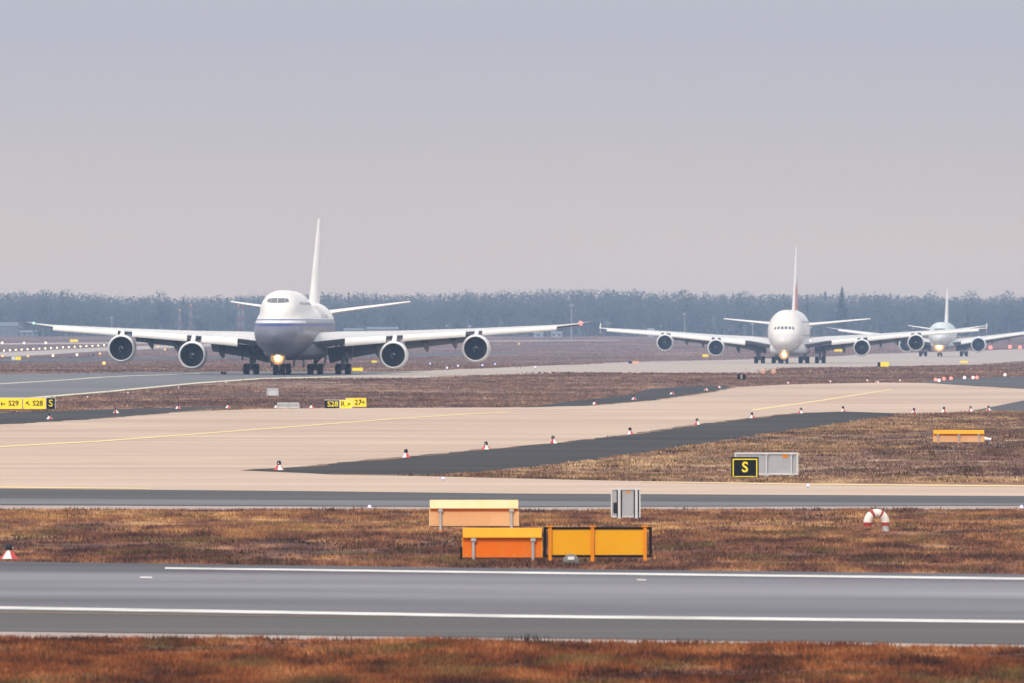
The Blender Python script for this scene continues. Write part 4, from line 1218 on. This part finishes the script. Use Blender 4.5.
face_sign('thin yellow sign in front of the far twin jet main wheels', 960, 968, 361, 363.6, [(960, 968, 'sign_yellow_lit', None, None, 1)], gap=.15)
face_sign('small dark and orange sign left of the double decker in the pale taxiway haze', 628.5, 639, 361.2, 364.6, [(628.5, 632, 'sign_black', None, None, 1), (632.2, 639, 'peach', None, None, 1)], gap=.2)
def plain_back(label, x0, x1, rt, rb, mat, nposts):
    s = S(rb); c = (x0 + x1) / 2
    t = thing('guidance_sign', label, 'sign', G(c, rb))
    W = (x1 - x0) / s; z1 = (rb - rt) / s; z0 = .12
    m = MB()
    for zc in (z0, z1 - .035): m.box((0, 0, zc), (W, .12, .07))
    for sx in (-1, 1): m.box((sx * (W / 2 - .035), 0, (z0 + z1) / 2), (.07, .12, z1 - z0 - .10))
    m.build('frame', M['pale_grey'], t)
    for k in range(nposts - 1):
        xa, xb = -W / 2 + W * k / (nposts - 1), -W / 2 + W * (k + 1) / (nposts - 1)
        m = MB(); m.box(((xa + xb) / 2, .02, (z0 + z1) / 2), (xb - xa - .06, .05, z1 - z0 - .09)); m.build('panel', mat, t)
    for k in range(nposts):
        x = -W / 2 + .04 + (W - .08) * k / (nposts - 1)
        m = MB(); m.tube((x, -.08, -.05), (x, -.08, z1), .045, .045, 6); m.build('post', M['galv'], t)
plain_back('grey framed sign back low beside concrete edge left of the black S28 sign', 277, 299.5, 402.6, 409.2, M['grey_panel'], 3)
plain_back('pale grey sign back standing alone in grass above the framed grey sign back', 266.5, 278.8, 388.2, 396.6, M['pale_grey'], 2)
t = thing('equipment_cabinet', 'small dark cabinet in grass left of the jumbo outer main wheels', 'cabinet', G(223.6, 374.4))
m = MB(); m.box((-.16, 0, .15), (.28, .3, .32)); m.box((.18, 0, .13), (.3, .3, .28)); m.build('body', M['dark_metal'], t)
m = MB(); m.box((0, 0, .32), (.74, .36, .03)); m.build('lid', M['galv'], t)

# ------------------------------------------------------------------ markers and lamps
def make_marker():
    t = thing('edge_marker', 'x', 'marker light')
    h, r = .26, .20
    for k in range(4):
        a0, a1 = PI / 4 + k * PI / 2, PI / 4 + (k + 1) * PI / 2
        p0 = Vector((r * 1.25 * math.cos(a0), r * 1.25 * math.sin(a0), .05)); p1 = Vector((r * 1.25 * math.cos(a1), r * 1.25 * math.sin(a1), .05))
        q0 = Vector((.06 * math.cos(a0), .06 * math.sin(a0), h)); q1 = Vector((.06 * math.cos(a1), .06 * math.sin(a1), h))
        m = MB()
        for i in range(2):
            u0, u1 = i / 2, (i + 1) / 2
            m.add([p0.lerp(p1, u0), p0.lerp(p1, u1), q0.lerp(q1, u1), q0.lerp(q1, u0)], [(0, 1, 2, 3)], (i + k) % 2)
        m.build('panel', [M['marker_red'], M['marker_white']], t)
    m = MB(); m.tube((0, 0, -.03), (0, 0, h), .035, .035, 8); m.build('stem', M['dark_metal'], t)
    m = MB(); m.lathe_z([(h - .01, .05), (h + .02, .085), (h + .10, .09), (h + .15, .06), (h + .165, .01)], (0, 0, 0), 12); l = m.build('lamp', M['dark_metal'], t, 40)
    m = MB(); m.box((0, -.082, h + .055), (.045, .03, .05)); m.build('lens', M['marker_lens'], l)
    return t
MK = make_marker()
GRP_N = 'red and white edge markers along the concrete and runway edges'
near = [(9, 560.8, 'red and white edge marker alone in the grass at the near left frame edge'),
        (279, 471.2, 'red and white edge marker at the pointed tip of the dark asphalt wedge'),
        (406, 458.6, 'second edge marker from the tip along the dark wedge, red side left'),
        (486, 450.4, 'third edge marker from the tip along the dark asphalt wedge'),
        (553, 444.3, 'fourth edge marker from the tip along the dark asphalt wedge'),
        (630, 435.2, 'fifth edge marker from the tip along the dark asphalt wedge'),
        (697, 425.4, 'sixth edge marker from the tip along the dark asphalt wedge'),
        (752, 418.8, 'edge marker near the start of the right hand yellow line'),
        (801, 413.9, 'eighth edge marker from the tip along the dark asphalt wedge'),
        (843, 412.2, 'ninth edge marker from the tip, last one along the dark wedge top'),
        (914, 414.2, 'edge marker at the far right end point of the dark wedge'),
        (944, 412.9, 'edge marker at the grass edge above the small far orange sign'),
        (970.5, 412.2, 'rightmost upright edge marker beside the grass at the concrete corner'),
        (49.5, 419.8, 'edge marker on the far left shoulder below the black S panel'),
        (116, 413.8, 'second edge marker from left on the far dark shoulder'),
        (178, 409.4, 'third edge marker from left on the far dark shoulder'),
        (228, 408.6, 'fourth edge marker from left at the far shoulder end'),
        (276, 408.6, 'edge marker just left of the grey framed sign back'),
        (311.5, 408.6, 'edge marker between the grey framed back and black S28 sign'),
        (594.5, 405.0, 'first edge marker from left on the far middle dark shoulder'),
        (634, 400.2, 'second edge marker from left on the far middle dark shoulder'),
        (672, 394.8, 'third edge marker from left on the far middle dark shoulder'),
        (706, 391.0, 'fourth edge marker from left on the far middle dark shoulder'),
        (719, 388.3, 'last edge marker at the right end of the far middle shoulder'),
        (788.6, 384.0, 'edge marker on the far concrete edge below the double decker nose'),
        (830, 382.6, 'edge marker on the far concrete edge below the double decker right wing'),
        (867, 381.6, 'edge marker on the far concrete edge below the yellow and black sign'),
        (877, 383.0, 'edge marker slightly nearer, right of the yellow and black sign'),
        (900.5, 381.6, 'edge marker on the far concrete edge left of the red stop lights'),
        (988.5, 411.6, 'pale edge marker on asphalt in the corner at right')]
for i, (px, rw, lab) in enumerate(near):
    p = G(px, rw); rz = R(random.choice((0, 90)) + random.uniform(-25, 25))
    if i == 0:
        MK.location = p; MK.rotation_euler = (0, 0, rz); MK['label'] = lab; MK['group'] = GRP_N
    else: dup(MK, p, rz, lab, GRP_N)

def make_lamp(name, label, cat, r, h, mat, group=None, hood=False):
    t = thing(name, label, cat, group=group)
    m = MB(); m.tube((0, 0, -.05), (0, 0, max(.05, h - r)), max(.03, r * .18), None, 6); m.build('post', M['dark_metal'], t)
    m = MB(); m.lathe_z([(-r, .01), (-r * .7, r * .7), (0, r), (r * .7, r * .7), (r, .01)], (0, 0, h), 12); m.build('lamp', mat, t, 60)
    return t
PROT = {}
def put_lamp(key, px, row, label, group, name, cat, r, h, mat):
    p = G(px, row)
    if key not in PROT:
        PROT[key] = make_lamp(name, label, cat, r, h, mat, group)
        PROT[key].location = p
    else: dup(PROT[key], p, 0, label, group)
# blue taxiway lights
for i, (px, rw, lab) in enumerate([(369.5, 509.3, 'blue taxiway light in the grass strip left of the peach sign back'), (808, 487.6, 'blue taxiway light right of the wide grey sign back'), (1021.5, 509.5, 'blue taxiway light at the right frame edge'), (443, 480.4, 'blue taxiway light on concrete right of the wedge bottom edge')]):
    put_lamp('blue', px, rw, lab, 'blue taxiway edge lights', 'taxiway_light', 'light', .055, .085, M['lamp_blue'])
for px, rw, lab in [(87.5, 398.2, 'faint lilac taxiway light right of the S28 direction sign'), (128, 394.2, 'second faint taxiway light along the aircraft taxiway edge'), (178.5, 388.4, 'third faint taxiway light along the aircraft taxiway edge'), (226, 383.4, 'fourth faint taxiway light, left of the jumbo outer main wheels')]:
    put_lamp('blue_mid', px, rw, lab, 'faint taxiway edge lights at left', 'taxiway_light', 'light', .05, .12, M['lamp_pale'])
for px, rw, lab in [(430, 365.5, 'violet light behind the taxiway below the jumbo right outboard flap'), (447, 370.2, 'violet light low left of the jumbo right outboard engine'), (458, 368, 'violet light left below the jumbo right outboard engine'), (482.5, 367.4, 'brighter violet light below the jumbo right outboard engine'), (495, 366, 'violet light right below the jumbo right outboard engine'), (535, 369.4, 'violet light on the pale taxiway between jumbo and double decker')]:
    put_lamp('violet', px, rw, lab, 'violet lights by the pale taxiway', 'taxiway_light', 'light', .15, .35, M['lamp_blue'])
# white runway lights, far left
ORD = 'first second third fourth fifth sixth seventh eighth ninth tenth eleventh twelfth thirteenth fourteenth fifteenth sixteenth seventeenth eighteenth nineteenth'.split()
for i in range(19):
    u = i / 18
    px, rw = 4 + 106 * u, 352.2 + (346.4 - 352.2) * u
    put_lamp('white', px, rw, ORD[i] + ' white lamp from the left in the diagonal row of runway lights', 'white runway lights in the diagonal row at left', 'runway_light', 'light', .25, .5, M['lamp_white'])
for i, px in enumerate((2, 24, 45.8)):
    put_lamp('white_far', px, 344.6, ['white light at left frame edge above the diagonal row', 'white light above the diagonal row, middle of three', 'white light above the diagonal row, right of three'][i], 'white runway lights above the diagonal row', 'runway_light', 'light', .36, .6, M['lamp_white'])
for px, rw, lab, key in [(2.5, 358, 'pale orange light at left frame edge level with the yellow sign', 'o'), (28, 358, 'pale orange light right of the small bright yellow sign', 'o'), (53, 357.4, 'white light right of the small yellow sign among runway lights', 'w'), (77, 356.6, 'white light left of the dark post below the diagonal row', 'w'), (100, 355.4, 'orange light left below the jumbo left outboard engine', 'o'), (165, 351, 'bright orange light between the two jumbo left engines', 'o'), (158, 347.8, 'orange light above and left of the bright one between left engines', 'o'), (519, 345.2, 'dim orange light right of the jumbo right outboard engine', 'o')]:
    put_lamp('mid_' + key, px, rw, lab, 'low runway lights at left', 'runway_light', 'light', .28, .5, M['lamp_orange'] if key == 'o' else M['lamp_white'])
p = make_lamp('guard_light', 'bright amber guard light below the jumbo left outboard engine', 'light', .27, .62, M['lamp_orange']); p.location = G(104, 367)
t = thing('equipment_post', 'dark stubby post beside the lights left of the outboard engine', 'post', G(93, 356.6))
m = MB(); m.tube((0, 0, -.05), (0, 0, .7), .16, .14, 8); m.build('shaft', M['dark_metal'], t, 40)
m = MB(); m.lathe_z([(.68, .22), (.8, .24), (.95, .1), (.97, .01)], (0, 0, 0), 10); m.build('cap', M['dark_metal'], t, 40)
for px, rw, mt, lab, key in [(939, 382.4, 'lamp_pale', 'brightest stop light, nearly white, left end of the red bar', 'sp'), (935.5, 381.6, 'lamp_red', 'red stop light just left of the brightest one', 'sr'), (944, 380.8, 'lamp_red', 'red stop light just right of the brightest one', 'sr'), (951, 380.4, 'lamp_red', 'red stop light between the bright one and the pale pair', 'sr'), (964.5, 379.6, 'lamp_pale', 'left light of the pale pair in the stop bar', 'sp'), (973, 379.6, 'lamp_pale', 'right light of the pale pair in the stop bar', 'sp'), (977, 379.4, 'lamp_red', 'small red stop light at right end of the bar', 'sr'), (1005, 376.6, 'lamp_pale', 'small white light on the asphalt near the right frame edge', 'sp')]:
    put_lamp(key, px, rw, lab, 'stop bar lights before the right asphalt', 'stop_light', 'light', .18, .22, M[mt])
for px, rw, lab in [(990.5, 350.4, 'large red light right of the far twin jet engine'), (1010, 349.8, 'red and orange light, middle of the far right three'), (1020, 350.2, 'small red light nearest the right frame edge')]:
    put_lamp('far_red', px, rw, lab, 'red lights behind the far twin jet', 'obstruction_light', 'light', .58, .9, M['lamp_red'])
M['lamp_dim'] = emit('dim_orange_lamp', (1.0, .45, .28), .75)
for px, lab in [(763, 'dim orange ground light below the double decker left gear'), (773.5, 'dim orange ground light below the double decker nose')]:
    put_lamp('dim', px, 374.2, lab, 'dim orange lights on the pale taxiway', 'taxiway_light', 'light', .30, .32, M['lamp_dim'])

# ------------------------------------------------------------------ masts and far buildings
def lattice_mast(label, px, row_b, row_t, wpx):
    s = S(row_b); h = (row_b - row_t) / s; w = wpx / s
    t = thing('lattice_mast', label, 'mast', G(px, row_b))
    n = 6
    for k in range(n):
        z0, z1 = h * k / n, h * (k + 1) / n
        m = MB(); a = w / 2 * (1 - .35 * k / n); b = w / 2 * (1 - .35 * (k + 1) / n)
        cs0 = [(-a, -a, z0), (a, -a, z0), (a, a, z0), (-a, a, z0)]; cs1 = [(-b, -b, z1), (b, -b, z1), (b, b, z1), (-b, b, z1)]
        for i in range(4):
            m.tube(cs0[i], cs1[i], .09, .09, 4); m.tube(cs0[i], cs1[(i + 1) % 4], .05, .05, 4); m.tube(cs1[i], cs1[(i + 1) % 4], .05, .05, 4)
        m.build('mast_section', M['mast_red' if k % 2 else 'mast_white'], t)
    m = MB(); m.lathe_z([(0, .3), (.5, .3), (.7, .05)], (0, 0, h), 8); m.build('beacon', M['lamp_dim'], t)
lattice_mast('red and white lattice mast between jumbo left inboard engine and wing, left one', 179.8, 338.5, 311, 2.6)
lattice_mast('taller red and white lattice mast before the wood, right of its twin', 190.8, 338.5, 306, 2.8)
lattice_mast('red and white lattice mast under the jumbo left stabiliser', 238.5, 338.8, 306, 2.4)
lattice_mast('red and white lattice mast nearest the jumbo fuselage, under the stabiliser', 242.5, 338.8, 305, 2.4)
def pole_mast(label, px, row_b, row_t, r):
    s = S(row_b); h = (row_b - row_t) / s
    t = thing('light_pole', label, 'mast', G(px, row_b))
    m = MB(); m.tube((0, 0, -.1), (0, 0, h), r, r * .6, 8); m.build('shaft', M['mast_white'], t, 40)
    m = MB(); m.box((0, 0, h), (r * 7, .4, .35)); m.build('lamp_head', M['galv'], t)
pole_mast('pale slender mast left of the double decker left wing tip', 571.5, 340, 305, .22)
pole_mast('short pale mast between the double decker left engines', 684.5, 339.5, 314, .18)
pole_mast('pale mast left of the double decker fuselage', 752.5, 339.5, 324, .18)
pole_mast('faint pale mast above the jumbo left wing near its outboard engine', 111.5, 339.5, 318, .16)
def far_building(name, label, x0, x1, rt, rb, wall, roofm, nwin, wmat='window_dark'):
    s = S(rb); c = (x0 + x1) / 2; W = (x1 - x0) / s; h = (rb - rt) / s
    t = thing(name, label, 'building', G(c, rb))
    m = MB(); m.box((0, 4, h / 2 - .1), (W, 8, h + .2)); w = m.build('wall', wall, t)
    m = MB(); m.add([(-W / 2 - .2, -.3, h), (W / 2 + .2, -.3, h), (W / 2 + .2, 8.3, h), (-W / 2 - .2, 8.3, h), (-W / 2 - .2, 4, h + h * .35), (W / 2 + .2, 4, h + h * .35)], [(0, 1, 5, 4), (2, 3, 4, 5), (0, 4, 3), (1, 2, 5), (0, 3, 2, 1)])
    m.build('roof', roofm, t)
    for k in range(nwin):
        x = -W / 2 + W * (k + .5) / nwin
        m = MB(); m.box((x, -.02, h * .5), (W / nwin * .45, .06, h * .4)); m.build('window', M[wmat], t)
    return t
far_building('long_shed', 'long low pale shed at the wood edge far left', 5, 38, 332.0, 336.4, M['far_roof'], M['pale_wall'], 6)
far_building('tall_hall', 'dull blue grey hall against the wood at the left frame edge', -12, 18, 326, 336.6, M['dull_wall'], M['dull_wall'], 4, 'dull_window')
far_building('site_building', 'low hazy building beyond the jumbo tail, left of two', 344, 364, 330.5, 337, M['far_roof'], M['dull_wall'], 4, 'dull_window')
far_building('site_building', 'wider hazy building beyond the jumbo right wing, right of two', 367, 398, 329.5, 337, M['far_roof'], M['dull_wall'], 6, 'dull_window')
far_building('site_hut', 'tiny white hut at the wood edge below the jumbo right wing tip', 534, 543, 333.4, 337, M['pale_wall'], M['far_roof'], 1)
far_building('site_hut', 'wider tiny white hut, right of the other below the wing tip', 551, 562, 333, 337, M['pale_wall'], M['far_roof'], 2)
far_building('site_hut', 'small pale hut above the double decker left outboard engine', 648, 654, 330.5, 337, M['pale_wall'], M['far_roof'], 1)

# ------------------------------------------------------------------ the wood on the horizon
def tree_arrays(x, y, z, h, cw, kind, r):
    """triangles of one bare or coniferous tree: (trunk, crown)"""
    tk, cr = [], []
    w = h * .017 + .05
    ln = r.normal(0, .02, 2) * h
    for k in range(4):
        a0, a1 = k * PI / 2, (k + 1) * PI / 2
        p0 = (x + w * math.cos(a0), y + w * math.sin(a0), z - .2); p1 = (x + w * math.cos(a1), y + w * math.sin(a1), z - .2)
        tk.append((p0, p1, (x + ln[0], y + ln[1], z + h * .95)))
    if kind == 'conifer':
        n = 170
        u = r.random(n) ** .7
        zz = z + h * (.12 + .88 * u)
        rad = cw / 2 * (1.02 - u) * r.uniform(.3, 1, n)
        a = r.uniform(0, 2 * PI, n)
        cx, cy = x + rad * np.cos(a), y + rad * np.sin(a)
        L = cw * .16 * (1.15 - u) + .3
    else:
        n = 330
        v = r.normal(size=(n, 3)); v /= np.linalg.norm(v, axis=1)[:, None]
        q = r.random(n) ** .45
        cx, cy = x + ln[0] * .6 + v[:, 0] * q * cw / 2, y + v[:, 1] * q * cw / 2
        zz = z + h * .60 + v[:, 2] * q * h * .40
        L = np.full(n, .34 + h * .012)
        for k in range(9):                    # limbs
            a = r.uniform(0, 2 * PI); z0 = z + h * r.uniform(.22, .6); rr = cw * .42
            p = (x + ln[0] * .4, y, z0)
            tk.append(((p[0], p[1], z0 - .14), (p[0], p[1], z0 + .14), (x + rr * math.cos(a), y + rr * math.sin(a), z0 + h * r.uniform(.15, .35))))
    c = np.stack([cx, cy, zz], 1)
    d1 = r.normal(size=(n, 3)); d2 = r.normal(size=(n, 3))
    d1[:, 2] += .6
    tri = np.stack([c + d1 * L[:, None] * .55, c - d1 * L[:, None] * .3 + d2 * L[:, None] * .4, c - d2 * L[:, None] * .45], 1)
    return np.array(tk), tri
def tri_mesh(name, tris, mats, mi=None):
    N = len(tris)
    me = bpy.data.meshes.new(name)
    me.vertices.add(N * 3); me.loops.add(N * 3); me.polygons.add(N)
    me.vertices.foreach_set('co', np.asarray(tris, np.float32).ravel())
    me.loops.foreach_set('vertex_index', np.arange(N * 3, dtype=np.int32))
    me.polygons.foreach_set('loop_start', np.arange(0, N * 3, 3, dtype=np.int32))
    for m_ in mats: me.materials.append(m_)
    if mi is not None: me.polygons.foreach_set('material_index', np.asarray(mi, np.int32))
    me.update(calc_edges=True)
    return me
T, I = [], []
r2 = np.random.default_rng(11)
for rowi, yy in enumerate((5010, 5030, 5050, 5075, 5100, 5130)):
    x = -470.0
    while x < 470:
        y = yy + r2.uniform(-9, 9)
        h = 17.4 + 1.0 * math.sin(x * .021 + 1) + .6 * math.sin(x * .057) + r2.normal(0, .55)
        if rowi == 0: h *= r2.uniform(.72, .97)
        kind = 'conifer' if r2.random() < .03 else 'bare'
        tk, cr = tree_arrays(x, y, zg(y), h, r2.uniform(6, 10) * (.6 if kind == 'conifer' else 1), kind, r2)
        T += [tk, cr]; I += [np.zeros(len(tk)), np.full(len(cr), 2 if kind == 'conifer' else 1)]
        x += r2.uniform(2.6, 5.2)
n = 16000                                       # undergrowth between the trunks
c = np.stack([r2.uniform(-470, 470, n), r2.uniform(5005, 5140, n), r2.uniform(0, 7.5, n)], 1)
c[:, 2] += np.interp(c[:, 1], KN_Y, KN_Z)
d1 = r2.normal(size=(n, 3)); d2 = r2.normal(size=(n, 3)); d1[:, 2] += 1
T.append(np.stack([c + d1 * 1.2, c - d1 * .4 + d2 * .9, c - d2 * .9], 1)); I.append(np.ones(n))
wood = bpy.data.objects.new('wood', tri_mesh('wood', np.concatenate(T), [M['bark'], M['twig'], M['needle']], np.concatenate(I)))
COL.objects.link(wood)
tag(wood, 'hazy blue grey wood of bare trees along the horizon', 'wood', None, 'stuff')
EM = [(842, 286.8, 'conifer', 'pointed conifer topping the wood between double decker tail and twin jet'), (930, 290, 'bare', 'round bare crown above the wood just left of the twin jet tail'), (878, 290.2, 'bare', 'low bare crown above the wood right of the pointed one'), (971, 289.5, 'bare', 'bushy crown above the wood right of the twin jet tail'), (1009.5, 289.4, 'bare', 'rounded bare crown above the wood near the right frame edge'),
      (66, 288.5, 'bare', 'bushy crown above the wood over the jumbo left wing tip'), (43, 289.2, 'bare', 'low round crown above the wood at far left'), (160, 289.5, 'bare', 'broad bare crown above the wood over the jumbo inner left engines'), (467, 288.6, 'bare', 'broad crown above the wood over the jumbo right outboard engine'), (685, 288.6, 'bare', 'round crown above the wood left of the double decker'), (745, 290.3, 'bare', 'bare treetop above the wood close to the double decker tail')]
for px, rt, kind, lab in EM:
    y = 5000 + r2.uniform(-6, 4); s = FPX / y; x = (px - 512) / s
    h = CAMH + (HROW - rt) / s - zg(y)
    t = thing('conifer' if kind == 'conifer' else 'bare_tree', lab, 'tree', (x, y, zg(y)))
    parts = [tree_arrays(0, 0, 0, h, 6.5 if kind == 'conifer' else 9.5, kind, r2) for _ in range(2)]
    for nm, mt, ar in (('trunk', M['bark'], parts[0][0]), ('crown', M['needle' if kind == 'conifer' else 'twig'], np.concatenate([p[1] for p in parts]))):
        o = bpy.data.objects.new(nm, tri_mesh(nm, ar, [mt])); COL.objects.link(o); o.parent = t

# ------------------------------------------------------------------ the hazy air
m = bpy.data.materials.new('haze_air'); m.use_nodes = True
nt = m.node_tree
for nd in list(nt.nodes): nt.nodes.remove(nd)
ho = nt.nodes.new('ShaderNodeOutputMaterial'); hv = nt.nodes.new('ShaderNodeVolumePrincipled')
hv.inputs['Density'].default_value = 0.95e-4
hv.inputs['Color'].default_value = (.37, .56, .88, 1)
hv.inputs['Anisotropy'].default_value = 0.0
link(nt, hv.outputs[0], ho.inputs['Volume'])
hz = MB(); hz.box((0, 2640, 12.4), (5200, 5960, 28.4))
tag(hz.build('haze', m), kind='stuff')
